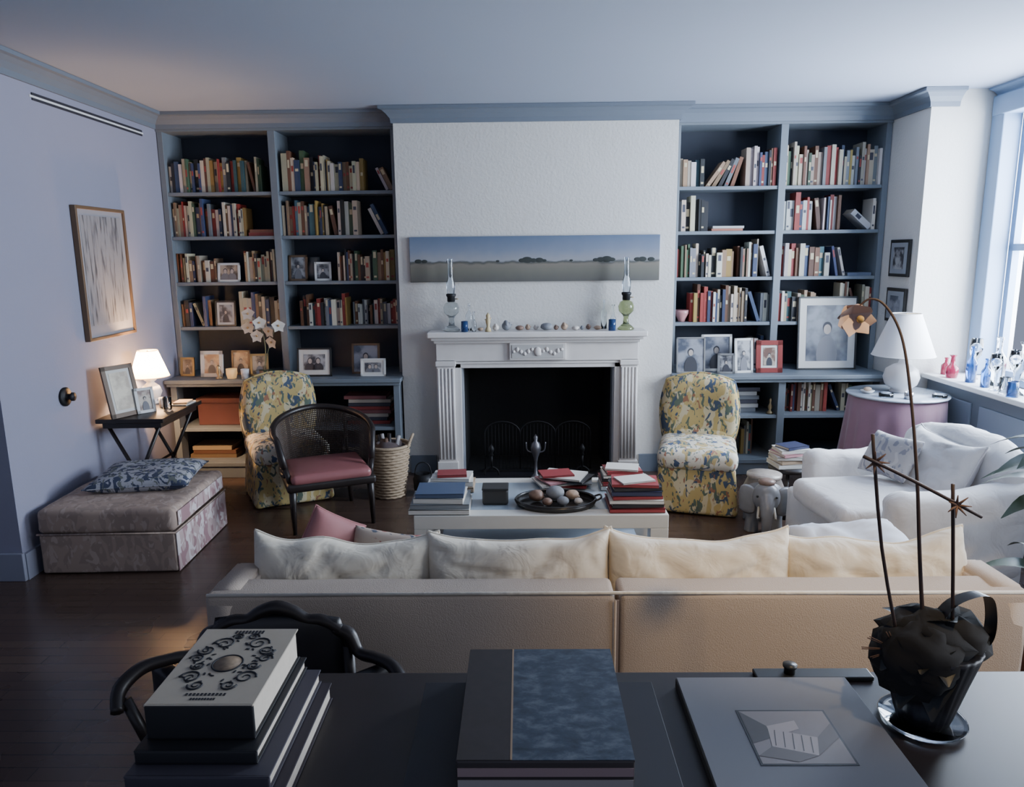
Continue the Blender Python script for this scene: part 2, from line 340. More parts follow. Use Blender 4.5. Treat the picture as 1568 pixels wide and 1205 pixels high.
class Books:
    def __init__(s): s.v=[];s.f=[];s.c=[]
    def bx(s,M,x0,x1,y0,y1,z0,z1,col,top=None):
        n=len(s.v)
        for p in ((x0,y0,z0),(x1,y0,z0),(x1,y1,z0),(x0,y1,z0),(x0,y0,z1),(x1,y0,z1),(x1,y1,z1),(x0,y1,z1)): s.v.append(M@Vector(p))
        for q in ((0,3,2,1),(4,5,6,7),(0,1,5,4),(1,2,6,5),(2,3,7,6),(3,0,4,7)): s.f.append([n+k for k in q]); s.c.append(col)
        if top: s.c[-5]=top
    def book(s,x,y,z,w,h,d,col,ang=0):
        M=Matrix.Translation((x,y,z))@Matrix.Rotation(ang,4,'Y')
        s.bx(M,0,w,0,d,0,h,col,(.45,.4,.32))
        k=rng.random(); lum=sum(col)/3
        if k<.65 and w>.014:
            c2=(.05,.05,.07) if lum>.25 else (.5,.43,.28)
            if rng.random()<.25: c2=(.3,.05,.04)
            a=rng.uniform(.45,.75)*h; s.bx(M,w*.2,w*.8,-.0012,0,a,a+rng.uniform(.02,.07),c2)
            if rng.random()<.5: s.bx(M,w*.2,w*.8,-.0012,0,h*.1,h*.1+.015,c2)
    def flat(s,x,y,z,w,h,d,col):
        s.bx(Matrix.Translation((x,y,z)),0,w,0,d,0,h,col)
    def row(s,x0,x1,z,hmax=.33,y=6.29,hm=.24,lean=.035):
        x=x0
        while x<x1-.015:
            run=rng.randint(3,8); t=rng.uniform(.014,.036); h=hm*rng.uniform(.85,1.15); c=pick()
            for _ in range(run):
                tt=max(.011,t*rng.uniform(.6,1.4)); hh=min(hmax,h*rng.uniform(.86,1.14)); cc=c if rng.random()<.25 else pick()
                if x+tt>x1:
                    tt=x1-x
                    if tt<.01: return
                s.book(x,y+rng.uniform(-.015,.03),z,tt,hh,rng.uniform(.13,.19),cc); x+=tt+.0008
            if rng.random()<lean*4:
                a=rng.uniform(.12,.4); hh=min(hmax*.9,h); tt=rng.uniform(.02,.035)
                if x+hh*math.sin(a)+tt<x1:
                    s.book(x+hh*math.sin(a)+.003,y+.01,z+.001,tt,hh*.96,.16,pick(),-a); x+=hh*math.sin(a)+tt*math.cos(a)+.006
    def leanrow(s,x,z,n,ang,y=6.29,hm=.25):
        for i in range(n):
            t=rng.uniform(.02,.04); s.book(x,y+rng.uniform(0,.02),z,t,hm*rng.uniform(.85,1.1),.16,pick(),ang); x+=t/math.cos(ang)+.002
    def finish(s,name):
        me=bpy.data.meshes.new(name); me.from_pydata([tuple(v) for v in s.v],[],s.f)
        ca=me.color_attributes.new('Col','FLOAT_COLOR','CORNER')
        for p,c in zip(me.polygons,s.c):
            for l in p.loop_indices: ca.data[l].color=(*c,1)
        me.materials.append(BOOKM); o=bpy.data.objects.new(name,me); SC.collection.objects.link(o); return o
BOOKM=bpy.data.materials.new('book_covers'); BOOKM.use_nodes=True
_n=BOOKM.node_tree; _a=_n.nodes.new('ShaderNodeVertexColor'); _a.layer_name='Col'; _n.links.new(_a.outputs[0],_n.nodes['Principled BSDF'].inputs['Base Color']); _n.nodes['Principled BSDF'].inputs['Roughness'].default_value=.6
k=Books()
A0,A1,B0,B1=-2.93,-2.075,-2.005,-1.065
k.row(A0,-2.16,2.38,.42,hm=.25); k.row(A0,-2.32,2.02,hm=.26); k.flat(-2.30,6.3,2.02,.21,.03,.2,(.25,.05,.04)); k.flat(-2.29,6.3,2.05,.20,.025,.2,(.2,.08,.05))
k.row(A0,-2.60,1.64,hm=.22); k.row(-2.36,A1,1.64,hm=.24); k.row(A0,-2.68,1.26,hm=.23); k.row(-2.42,A1,1.26,hm=.25)
k.row(-1.98,-1.30,2.38,.42,hm=.27); k.leanrow(-1.12,2.381,2,-.45,hm=.22)
k.row(B0,-1.36,2.02,hm=.25); k.leanrow(-1.18,2.02,2,-.45,hm=.27); k.row(-1.56,B1,1.64,hm=.24); k.row(-1.9,-1.50,1.26,hm=.25); k.row(-1.47,B1,1.26,hm=.19,y=6.4)
for i in range(8): k.flat(-1.50+rng.uniform(-.02,.02),6.10,.43+i*.031,.36,.028,.22,[(.25,.04,.04),(.04,.04,.06),(.4,.35,.3),(.2,.07,.08)][i%4])
for i in range(3): k.flat(-2.86+rng.uniform(-.03,.02),6.10,.14+i*.035,.40-i*.03,.032,.24,[(.15,.10,.06),(.11,.05,.03),(.28,.22,.15)][i%3])
for i in range(5): k.flat(-2.36+rng.uniform(-.02,.02),6.10,.14+i*.036,.24,.033,.22,[(.4,.32,.22),(.06,.05,.04),(.2,.13,.07)][i%3])
for i in range(4): k.flat(-1.55,6.10,.14+i*.03,.4,.027,.22,pick())
k.finish('shelf_books')
k=Books()
A0,A1,B0,B1=1.315,2.115,2.185,2.965
k.row(A0,1.52,2.38,.42)
x=1.53
for i in range(5):
    a=.62-.08*i; k.book(x,6.3,2.38,.03,.25,.16,pick(),a); x+=.052
k.row(1.86,A1,2.38,.4,hm=.27); k.row(B0,B1,2.38,.42,hm=.28,lean=.01)
k.row(A0,1.58,2.02,hm=.25); 
for i in range(2): k.flat(1.6+.01*i,6.3,2.02+i*.022,.26,.02,.18,[(.4,.15,.1),(.4,.4,.4)][i])
k.row(B0,2.66,2.02,hm=.26)
k.book(2.90,6.3,2.02,.05,.20,.16,(.5,.5,.5),-.85)
k.row(2.92,B1,2.02,hm=.28)
k.row(A0,1.80,1.64,hm=.25); k.row(1.83,2.0,1.64,hm=.25); k.book(2.08,6.3,1.64,.03,.26,.16,(.6,.57,.55),-.28)
k.row(B0,2.60,1.64,hm=.23); k.book(2.66,6.3,1.64,.02,.25,.16,(.03,.04,.12),-.2); k.book(2.72,6.3,1.64,.02,.24,.16,(.5,.45,.4),-.25); k.flat(2.76,6.3,1.64,.2,.025,.2,(.15,.18,.25))
k.row(A0+.13,A1,1.26,hm=.25); k.row(B0,2.55,1.26,hm=.25); k.row(2.7,B1,1.26,hm=.3)
for i in range(6): k.flat(1.62+rng.uniform(-.02,.02),6.12,.51+i*.035,.38,.032,.24,[(.2,.22,.25),(.5,.5,.5),(.07,.07,.1)][i%3])
k.row(2.2,2.80,.51,.28,y=6.12,hm=.24); k.row(1.72,1.98,.14,.3,y=6.12,hm=.26)
k.row(1.98,2.10,.851,.3,y=6.3,hm=.27)
for i in range(5): k.flat(1.40,6.12,.14+i*.03,.28,.028,.22,(.4,.36,.36))
k.finish('shelf_books')
w=B('red_storage_box',(-2.45,6.23,.431)); RB=mat('red_box_card',(.085,.026,.026),.7,var=.15,vs=6); w.b2(-.33,.33,-.13,.13,0,.20,RB,.006); w.b2(-.338,.338,-.138,.138,.19,.235,RB,.006); w.finish()
# ---------------------------------------------------------------- photo frames
PD=pc(.035,.035,.045); PL=pc(.42,.36,.32); PMID=pc(.16,.16,.18)
def pframe(x,y,z,w_,h_,fm,pm,rot=0.,tilt=.14,bw=.018,matw=.0,name='photo_frame',fig=1):
    o=B(name,(x,y,z),rot)
    R=Matrix.Rotation(-tilt,4,'X')
    def bb(x0,x1,y0,y1,z0,z1,m):
        t=bmesh.new(); bmesh.ops.create_cube(t,size=1); bmesh.ops.scale(t,vec=(x1-x0,y1-y0,z1-z0),verts=t.verts)
        o.add(t,m,R@Matrix.Translation(((x0+x1)/2,(y0+y1)/2,(z0+z1)/2)))
    def el(cx,cz,rx,rz,m,yy=-.0045):
        t=bmesh.new(); n=18; t.faces.new([t.verts.new((cx+rx*math.cos(2*math.pi*i/n),yy,max(cz+rz*math.sin(2*math.pi*i/n),zb))) for i in range(n)]); o.add(t,m,R)
    bb(-w_/2,-w_/2+bw,-.008,.008,0,h_,fm); bb(w_/2-bw,w_/2,-.008,.008,0,h_,fm); bb(-w_/2,w_/2,-.008,.008,0,bw,fm); bb(-w_/2,w_/2,-.008,.008,h_-bw,h_,fm)
    bb(-w_/2+bw,w_/2-bw,-.002,.004,bw,h_-bw,mat('mount_board',(.62,.60,.56),.8) if matw else pm)
    if matw: bb(-w_/2+bw+matw,w_/2-bw-matw,-.004,-.002,bw+matw,h_-bw-matw,pm)
    iw=w_/2-bw-matw; ih=h_-2*(bw+matw); zb=bw+matw
    if fig:
        k=rng.random()
        xs=(0,) if iw*2<ih*1.1 else (-iw*.4,iw*.35)
        for xx in xs:
            r=min(iw,ih)*.24
            el(xx,zb+ih*.12,min(r*2.1,iw*.8 if len(xs)==1 else iw*.5),ih*.34,PD if k<.6 else PMID,-.0048); el(xx,zb+ih*.60,r*.95,r*1.2,PD,-.0050); el(xx,zb+ih*.57,r*.75,r,PL,-.0053)
    t0=R@Vector((0,.008,h_*.8)); o.tube([t0,(0,.008+h_*.38,.004)],.004,fm,seg=5)
    return o.finish()
P1=photo_mat('photo_portrait_bw',(.05,.05,.06),(.35,.35,.36),12,3); P2=photo_mat('photo_sepia',(.10,.08,.06),(.38,.32,.25),14,8); P3=photo_mat('photo_blue',(.07,.08,.11),(.28,.29,.33),8,15); P4=photo_mat('photo_colour',(.15,.08,.06),(.45,.38,.3),16,22)
FS=mat('frame_silver',(.4,.4,.4),.3,.8); FB=mat('frame_black',(.02,.02,.02),.4); FW=mat('frame_white',(.62,.62,.60),.5); FR=mat('frame_red_leather',(.22,.03,.025),.4); FG=mat('frame_gilt',(.38,.28,.13),.4,.7); FT=mat('frame_wood',(.13,.08,.045),.5)
for a in [(-2.49,6.28,1.64,.19,.16,FW,P2,.0),(-2.55,6.29,1.26,.18,.22,FB,P1,0,.1,.015,.02),(-2.63,6.10,.851,.19,.22,FW,P4,0,.14,.03),(-2.42,6.2,.851,.16,.21,FT,P4,.0),(-2.23,6.12,.851,.15,.19,FG,P2,.1),
          (-1.75,6.08,.851,.29,.24,FB,P1,.0,.14,.014,.04),(-1.34,6.2,.851,.24,.26,FT,P3,0),(-1.25,6.06,.851,.21,.15,FW,P1,0,.14,.015,.02),(-1.72,6.32,1.26,.2,.2,FT,P1),(-1.92,6.36,1.64,.16,.22,FT,P1),(-1.70,6.34,1.64,.14,.16,FW,P1,.2),(-2.86,6.15,.851,.12,.16,FG,P2),
          (1.42,6.1,.851,.24,.3,FS,P3,.0,.1,.012),(1.66,6.2,.851,.26,.31,FW,P3,.0,.1,.02),(1.86,6.08,.851,.16,.29,FW,P1,.15,.12,.02),(1.70,6.04,.851,.14,.17,FS,P1,-.1),(2.07,6.08,.851,.22,.27,FR,P4,0,.12,.04,.02),
          (2.60,6.22,.851,.50,.62,FB,photo_mat('portrait_grey_blue',(.05,.055,.075),(.19,.205,.24),5,51),0,.08,.014,.06)]:
    pframe(*a)
w=B('stoneware_jar',(-1.80,6.46,1.641)); w.lathe([(0,0),(.06,0),(.085,.05),(.08,.12),(.045,.17),(.05,.2),(.04,.2),(.0,.18)],(0,0,0),mat('jar_dark',(.08,.09,.1),.4)); w.finish()
w=B('candle_jar',(-2.43,6.02,.851)); w.lathe([(0,0),(.035,0),(.045,.04),(.045,.08),(.04,.08),(0,.07)],(0,0,0),mat('candle_wax_amber',(.8,.5,.2),.4,emit=(1,.6,.25),es=.5)); w.finish()
w=B('white_mug',(-2.31,6.0,.851)); w.lathe([(0,0),(.03,0),(.034,.08),(.03,.08),(.026,.01),(0,.01)],(0,0,0),WHITE); w.finish()
w=B('brass_figurine',(-2.53,6.0,.851)); w.lathe([(0,0),(.03,0),(.03,.01),(.01,.02),(.02,.05),(.012,.08),(.018,.1),(0,.12)],(0,0,0),BRASS); w.finish()
w=B('brass_bell_ornament',(2.08,6.03,.511)) ; w.lathe([(0,0),(.03,0),(.03,.012),(.01,.03),(.022,.06),(.008,.09),(.012,.12),(0,.14)],(0,0,0),BRASS); w.finish()
w=B('red_white_bowl',(1.385,6.36,1.261)); w.lathe([(0,0),(.03,0),(.032,.015),(.06,.07),(.062,.1),(.057,.1),(.0,.03)],(0,0,0),mat('bowl_pink',(.45,.22,.22),.3)); w.finish()
# ---------------------------------------------------------------- fireplace
w=B('fireplace_mantel')
X0,X1=-.70,.95; O0,O1=-.50,.76
w.b2(X0-.06,X1+.06,5.84,6.098,1.19,1.235,MARB,.008); w.b2(X0-.035,X1+.035,5.87,6.098,1.165,1.19,MARB,.006); w.b2(X0-.015,X1+.015,5.90,6.098,1.14,1.165,MARB,.006)
w.b2(X0,X1,5.93,6.098,.99,1.145,MARB,.003)
w.b2(-.10,.36,5.905,5.94,1.0,1.14,MARB,.004); w.b2(-.08,.34,5.900,5.91,1.015,1.125,mat('marble_panel',(.45,.44,.43),.5),.002)
for i in range(14):
    u=-.065+.39*i/13; w.ball((u,5.898,1.07+.018*math.sin(i*1.6)),(.014,.008,.012+.008*abs(math.sin(i*1.2))),MARB,10)
w.ball((.13,5.898,1.07),(.03,.014,.038),MARB,14)
for a,b_ in ((X0,O0-.05),(O1+.05,X1)):
    w.b2(a,b_,5.93,6.098,0,1.0,MARB,.003); w.b2(a-.012,b_+.012,5.91,6.098,0,.14,MARB,.005); w.b2(a-.008,b_+.008,5.915,6.098,.95,.99,MARB,.004)
    n=5; ww=(b_-a)
    for i in range(n):
        c=a+ww*(i+.5)/n; w.tube([(c,5.93,.16),(c,5.93,.93)],.011,MARB,seg=8)
w.b2(O0-.05,O0,5.95,6.098,0,.98,MARB,.004); w.b2(O1,O1+.05,5.95,6.098,0,.98,MARB,.004); w.b2(O0-.05,O1+.05,5.95,6.098,.93,.99,MARB,.004)
w.b2(O0-.06,O1+.06,5.94,5.955,.965,.985,MARB,.004)
w.b2(O0,O0+.012,5.97,6.098,0,.93,mat('slip_grey',(.3,.32,.36),.4)); w.b2(O1-.012,O1,5.97,6.098,0,.93,mat('slip_grey',(.3,.32,.36),.4))
w.finish()
w=B('hearth_slab'); w.b2(-.78,1.03,5.62,5.905,0,.012,mat('hearth_slate',(.02,.02,.025),.35),.003); w.b2(-.48,.74,5.905,6.098,0,.012,mat('hearth_slate',(.02,.02,.025),.35)); w.finish()
w=B('fire_screen',(.13,6.06,.0125)); 
for cx in (-.3,0,.3):
    pts=[(cx-.15,0,.02)]+[(cx-.15*math.cos(t*math.pi/10),0,.34+.10*math.sin(t*math.pi/10)) for t in range(11)]+[(cx+.15,0,.02)]
    w.tube(pts,.005,IRON,seg=6)
    for j in range(9): 
        xx=cx-.12+.03*j; w.tube([(xx,0,.02),(xx,0,.34+.08*math.sqrt(max(0,1-((xx-cx)/.15)**2)))],.0014,IRON,seg=4)
w.box((0,0,.012),(.95,.03,.02),IRON); w.finish()
for sx in (-.26,.50):
    w=B('andiron',(sx,5.93,.013)); w.tube([(-.06,0,.008),(-.05,0,.05),(0,0,.08),(.05,0,.05),(.06,0,.008)],.008,IRON,sub=4); w.tube([(0,0,.08),(0,0,.18)],.010,IRON); w.lathe([(0,.17),(.018,.18),(.01,.2),(.022,.22),(.024,.24),(.012,.26),(0,.28)],(0,0,0),IRON); w.box((0,.04,.06),(.016,.08,.016),IRON); w.finish()
PWT=mat('pewter',(.18,.18,.20),.4,.8)
w=B('pewter_fire_finial',(.11,5.86,.0125)); w.lathe([(0,0),(.05,0),(.04,.02),(.015,.04),(.012,.14),(.02,.18),(.035,.22),(.045,.26),(.035,.30),(.012,.32),(.018,.35),(0,.38)],(0,0,0),PWT); w.tube([(-.08,0,.31),(-.07,0,.24),(-.02,0,.22),(.02,0,.22),(.07,0,.24),(.08,0,.31)],.006,PWT,sub=4); w.finish()
# painting
w=B('panoramic_painting',(.11,6.085,1.81)); CAN=ramp_mat('landscape_canvas',2,[(0,(.095,.092,.085)),(.22,(.14,.135,.11)),(.38,(.18,.16,.13)),(.43,(.06,.065,.06)),(.47,(.27,.275,.30)),(.70,(.17,.20,.27)),(1,(.10,.14,.22))],.14,9)
w.box((0,0,0),(2.04,.028,.365),CAN,.003)
DG=mat('painted_trees',(.025,.03,.028),.8)
for x,s_ in ((-.10,.03),(-.06,.045),(-.01,.03),(.04,.035),(.08,.02),(.50,.025),(.54,.035),(.59,.045),(.63,.03),(.84,.03),(.88,.035),(.95,.03),(-.95,.03),(-.9,.025),(-.7,.02),(-.3,.015),(.3,.015)): w.ball((x,-.0142,-.020+s_*.25),(s_,.0015,s_*.55),DG,12)
w.finish()
ang=math.atan2(.08,2.82)
w=B('framed_drawing',(lwx(5.2)+.02,5.2,1.745),rot=math.pi/2+ang)
def drawmat():
    m=bpy.data.materials.new('drawing_reeds'); m.use_nodes=True; nt=m.node_tree; b=nt.nodes['Principled BSDF']; b.inputs['Roughness'].default_value=.3
    tc=nt.nodes.new('ShaderNodeTexCoord'); mp=nt.nodes.new('ShaderNodeMapping'); mp.inputs['Scale'].default_value=(26,1,3.0); mp.inputs['Rotation'].default_value=(0,.12,0); n=nt.nodes.new('ShaderNodeTexNoise'); n.inputs['Scale'].default_value=1.4; n.inputs['Detail'].default_value=7
    r=nt.nodes.new('ShaderNodeValToRGB'); r.color_ramp.elements[0].position=.36; r.color_ramp.elements[0].color=(.08,.08,.09,1); r.color_ramp.elements[1].position=.50; r.color_ramp.elements[1].color=(.26,.255,.27,1)
    nt.links.new(tc.outputs['Object'],mp.inputs[0]); nt.links.new(mp.outputs[0],n.inputs[0]); nt.links.new(n.outputs[0],r.inputs[0]); nt.links.new(r.outputs[0],b.inputs[0]); return m
w.box((0,.0,0),(.60,.008,.86),mat('drawing_mount',(.27,.265,.29),.6)); w.box((0,-.0045,.02),(.52,.002,.74),drawmat())
for sx in (-1,1): w.box((sx*.31,0,0),(.022,.036,.90),FT,.003)
for sz in (-1,1): w.box((0,0,sz*.44),(.62,.036,.022),FT,.003)
w.finish()
for z0,h_,nm in ((1.64,.29,P1),(1.28,.27,P3)):
    w=B('small_wall_frame',(3.008,5.94,z0+h_/2),rot=-math.pi/2); w.box((0,0,0),(.30,.02,h_),FB,.003); w.box((0,-.011,0),(.25,.002,h_-.05),mat('mount_grey',(.25,.27,.3),.7)); w.box((0,-.0125,0),(.16,.002,h_-.12),nm); w.finish()
# ---------------------------------------------------------------- mantel objects
MZ=1.236
def oil_lamp(x,font):
    w=B('oil_lamp',(x,5.97,MZ)); w.lathe([(0,0),(.065,0),(.07,.01),(.05,.03),(.025,.05),(.02,.10),(.03,.12),(.06,.15),(.065,.19),(.05,.225),(.02,.24)],(0,0,0),font)
    w.lathe([(.02,.235),(.032,.24),(.032,.275),(.04,.285),(.04,.30),(.02,.305)],(0,0,0),IRON); w.tube([(.03,0,.26),(.06,0,.26)],.004,BRASS); w.lathe([(.028,.30),(.034,.34),(.036,.38),(.022,.43),(.02,.58)],(0,0,0),GLASS); w.lathe([(.025,.30),(.031,.34),(.033,.38),(.019,.43),(.018,.58)],(0,0,0),GLASS)
    w.finish()
oil_lamp(-.57,mat('clear_lamp_font',(.62,.66,.66),.06,trans=.92)); oil_lamp(.85,GGLASS)
SHC=[mat('shell_tan',(.38,.27,.19),.6,var=.4,vs=40),mat('shell_white',(.55,.51,.47),.5,var=.2,vs=40),mat('stone_grey',(.18,.19,.21),.7,var=.3,vs=40),mat('shell_brown',(.18,.11,.08),.5,var=.5,vs=50)]
for i,(x,s_) in enumerate([(-.335,.022),(-.20,.034),(-.11,.048),(-.015,.032),(.06,.028),(.125,.026),(.205,.048),(.29,.025),(.36,.036),(.44,.028),(.50,.020),(.555,.026),(.62,.028)]):
    w=B('seashell' if i%3 else 'beach_stone',(x,5.98+rng.uniform(-.02,.02),MZ)); m=SHC[i%4]
    if i%3:
        n=26; pts=[]; rr=[]
        for k_ in range(n):
            t=k_/(n-1); a=t*4.5*math.pi; q=s_*.75*(1-t)**.9; pts.append((s_*1.2*(t-.4),q*.75*math.cos(a),s_*.95+q*.75*math.sin(a)*.8)); rr.append(max(.0015,min(s_*.55*(1-t)**.8,s_*.5)))
        w.tube(pts,[r*.8 for r in rr],m,seg=8)
        w.ball((-.3*s_,0,s_*.75),(s_*.8,s_*.75,s_*.74),m,14)
    else: w.ball((0,0,s_*.62),(s_*1.1,s_,s_*.6),m,14,nz=.15,nsc=10,seed=i)
    w.finish()
def bottle(nm,x,y,z,r,h,m,kind=0):
    w=B(nm,(x,y,z))
    if kind==0: pr=[(0,0),(r,0),(r,h*.55),(r*.35,h*.72),(r*.33,h*.93),(r*.45,h*.94),(r*.45,h),(r*.3,h)]
    elif kind==1: pr=[(0,0),(r*.8,0),(r,h*.2),(r*.95,h*.45),(r*.4,h*.6),(r*.3,h*.9),(r*.6,h),(r*.25,h)]
    elif kind==2: pr=[(0,0),(r*.7,0),(r*.65,.01),(r*.12,h*.08),(r*.12,h*.45),(r*.8,h*.6),(r,h*.8),(r*.85,h),(r*.8,h),(r*.9,h*.8),(0,h*.5)]
    else: pr=[(0,0),(r,0),(r,h),(r*.9,h),(r*.88,h*.1),(0,h*.08)]
    w.lathe(pr,(0,0,0),m,20); return w.finish()
bottle('glass_bottle',-.43,6.02,MZ,.03,.22,GLASS,0); bottle('blue_glass_jar',-.46,5.90,MZ,.028,.085,BGLASS,3); bottle('glass_bottle',-.385,5.91,MZ,.02,.16,GLASS,1); bottle('glass_bottle',.68,6.05,MZ,.025,.24,GLASS,0); bottle('blue_glass_jar',.73,5.9,MZ,.03,.09,BGLASS,3); bottle('glass_bottle',.75,6.0,MZ,.025,.2,GLASS,1)
w=B('figurine',(-.27,5.90,MZ)); w.lathe([(0,0),(.025,0),(.024,.02),(.012,.04),(.02,.08),(.014,.11),(.018,.13),(.0,.155)],(0,0,0),mat('figurine_ivory',(.5,.4,.22),.5)); w.tube([(-.025,0,.1),(0,0,.08),(.025,0,.11)],.005,mat('figurine_ivory',(.6,.5,.3))); w.finish()
# ---------------------------------------------------------------- sofa
w=B('sofa',(.31,2.3,0))
Wd=1.40
pr=[(0.0,.03),(0,.70),(.03,.725),(.28,.72),(.40,.62),(.58,.52),(.95,.50),(1.0,.46),(1.0,.03)]
for sx in (-1,1):
    t=bmesh.new(); xa,xb=(sx*Wd,sx*(Wd-.13))
    a=[t.verts.new((xa,y,z)) for y,z in pr]; b_=[t.verts.new((xb,y,z)) for y,z in pr]; n=len(pr); t.faces.new(a); t.faces.new(b_[::-1])
    for i in range(n): t.faces.new([a[i],a[(i+1)%n],b_[(i+1)%n],b_[i]])
    bmesh.ops.recalc_face_normals(t,faces=t.faces); bmesh.ops.bevel(t,geom=t.edges[:],offset=.018,segments=3,affect='EDGES'); w.add(t,SOFAB,None,True)
w.soft((-.70,.07,.37),(1.40,.14,.70),.02,SOFAB,n=18,nz=.004,nsc=3); w.soft((.705,.07,.37),(1.38,.14,.70),.02,SOFAB,n=18,nz=.004,nsc=3,seed=5)
w.tube([(-Wd+.01,.005,.718),(0,.004,.722),(Wd-.01,.005,.718)],.006,CREAM,seg=6); w.tube([(.0,-.004,.04),(.0,-.004,.70)],.005,SOFAB,seg=6)
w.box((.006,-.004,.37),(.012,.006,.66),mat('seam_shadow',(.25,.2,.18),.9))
w.soft((0,.55,.18),(2*Wd-.2,.9,.30),.02,SOFAB,n=10)
for i in range(3): w.soft((-.85+.85*i,.60,.40),(.84,.80,.15),.05,CREAM,n=12,nz=.008,nsc=4,crown=.02,seed=i)
xs=[-.985,-.325,.345,1.005]
for i,x in enumerate(xs):
    M=Matrix.Translation((x,.27,.595+.006*(i%3)))@Matrix.Rotation([.03,-.02,.015,-.03][i],4,'Y')@Matrix.Rotation([.05,-.04,.03,-.02][i],4,'Z')@Matrix.Rotation(math.radians([70,74,72,70][i]),4,'X')
    w.puff(.70,.46,.25,CREAM,M,n=40,a=5,b_=.45,pinch=.04,nz=.020,nsc=6,seed=i*3.3+1,piping=(.005,CREAM),crease=.9,sag=.032)
w.finish()
def pillow(nm,loc,wd,h,th,m,rx,rz,ry=0,seed=0,pip=None,nz=.008):
    w=B(nm,loc); w.puff(wd,h,th,m,Matrix.Rotation(rz,4,'Z')@Matrix.Rotation(ry,4,'Y')@Matrix.Rotation(rx,4,'X'),n=16,a=4,b_=.5,pinch=.07,nz=nz,nsc=6,seed=seed,piping=pip); return w.finish()
RP=mat('rose_silk',(.36,.15,.15),.6,var=.15,vs=8)
pillow('rose_throw_pillow',(-.84,2.95,.63),.24,.28,.11,RP,math.radians(72),.35,.55,seed=2,pip=(.004,RP))
pillow('floral_throw_pillow',(-.60,2.93,.57),.30,.26,.12,floral('tan_red_floral',(.42,.34,.28),[((.25,.08,.07),14,.52,1.,3.),((.08,.09,.12),18,.58,1.,6.)]),math.radians(65),-.15,.1,seed=5)
w=B('white_folded_throw',(1.42,2.98,.50)); w.puff(.52,.34,.10,mat('throw_pale_blue',(.58,.62,.70),.8),Matrix.Rotation(.2,4,'Z')@Matrix.Rotation(.25,4,'X')@Matrix.Translation((0,0,.12)),n=20,nz=.02,crease=1,seed=9); w.puff(.40,.28,.16,mat('throw_pale_blue',(.58,.62,.70),.8),Matrix.Translation((-.05,0,.06)),n=14,nz=.015,seed=4); w.finish()
# ---------------------------------------------------------------- coffee table
w=B('coffee_table',(.10,4.22,0)); L,D,H=.71,.35,.42
for sx in (-1,1):
    for sy in (-1,1): w.box((sx*(L-.05),sy*(D-.05),(H-.08)/2),(.10,.10,H-.08),WLAM,.003)
for sy in (-1,1): w.box((0,sy*(D-.05),H-.04),(2*L,.10,.08),WLAM,.004)
for sx in (-1,1): w.box((sx*(L-.05),0,H-.04),(.10,2*D-.2,.08),WLAM,.004)
w.box((0,0,H-.006),(2*L-.2,2*D-.2,.010),mat('table_glass_top',(.30,.36,.42),.08)); w.box((0,0,.10),(2*L-.2,2*D-.12,.02),mat('table_shelf',(.35,.42,.50),.4))
w.finish()
def stack(nm,loc,items,rot=0):
    w=B(nm,loc,rot); z=0
    for (wd,dp,h,col,r,dx,dy) in items:
        m=pc(*col,.45) if len(col)==3 else col
        R=(0,0,r); z+=.0006; c=Matrix.Rotation(r,3,'Z')
        w.box((dx,dy,z+.0015),(wd,dp,.003),m,rot=R); w.box((dx,dy,z+h-.0015),(wd,dp,.003),m,rot=R)
        q=c@Vector((0,.003,0)); w.box((dx+q.x,dy+q.y,z+h/2),(wd-.008,dp-.008,h-.006),PAPER,rot=R)
        q=c@Vector((0,-dp/2+.002,0)); w.box((dx+q.x,dy+q.y,z+h/2),(wd,.004,h),m,rot=R); z+=h
    return w.finish()
cW=(.58,.57,.54); cK=(.02,.02,.025); cR=(.25,.03,.035); cB=(.06,.09,.16); cT=(.35,.26,.18); cG=(.2,.22,.24); cP=(.40,.2,.22); cN=(.03,.035,.08)
T=.4205
stack('book_stack',(-.47,4.02,T),[(.34,.28,.03,cW,0,0,0),(.33,.26,.025,cG,.03,0,0),(.28,.23,.03,cW,-.05,.0,.0),(.27,.22,.025,cB,.02,0,0)])
stack('book_stack',(-.44,4.38,T),[(.28,.22,.03,cT,0,0,0),(.26,.2,.03,cW,.05,0,0),(.24,.18,.02,cW,-.08,0,0),(.18,.13,.015,cR,.1,0,0)])
stack('book_stack',(.64,4.03,T),[(.31,.27,.025,cR,0,0,0),(.29,.25,.022,cK,.04,0,0),(.30,.25,.02,cW,-.03,0,0),(.28,.22,.02,cR,.05,0,0),(.28,.22,.025,cN,-.02,0,0),(.27,.2,.02,cK,.06,0,0),(.26,.2,.015,cR,-.1,0,0),(.2,.14,.008,cW,.3,0,0)])
stack('book_stack',(.62,4.40,T),[(.28,.22,.03,cW,0,0,0),(.27,.22,.02,cR,.05,0,0),(.26,.2,.02,cK,-.06,0,0),(.25,.2,.02,cW,.0,0,0),(.22,.17,.02,cR,.1,0,0),(.2,.15,.01,cW,-.2,0,0)])
stack('magazine_pile',(.24,4.43,T),[(.28,.21,.008,cW,.1,0,0),(.28,.21,.008,cR,-.2,.03,0),(.28,.21,.01,cW,.3,-.02,.0),(.27,.2,.008,cG,-.1,.06,0),(.27,.2,.008,cP,.5,0,0),(.27,.2,.01,cK,-.5,.05,0),(.26,.2,.01,cW,-.35,.02,0),(.2,.15,.01,cR,.2,-.03,0)])
w=B('black_box',(-.16,4.10,T)); w.box((0,0,.045),(.15,.12,.09),FB,.012); w.box((0,0,.094),(.155,.125,.012),FB,.005); w.finish()
TL=mat('tray_black_lacquer',(.02,.018,.018),.25)
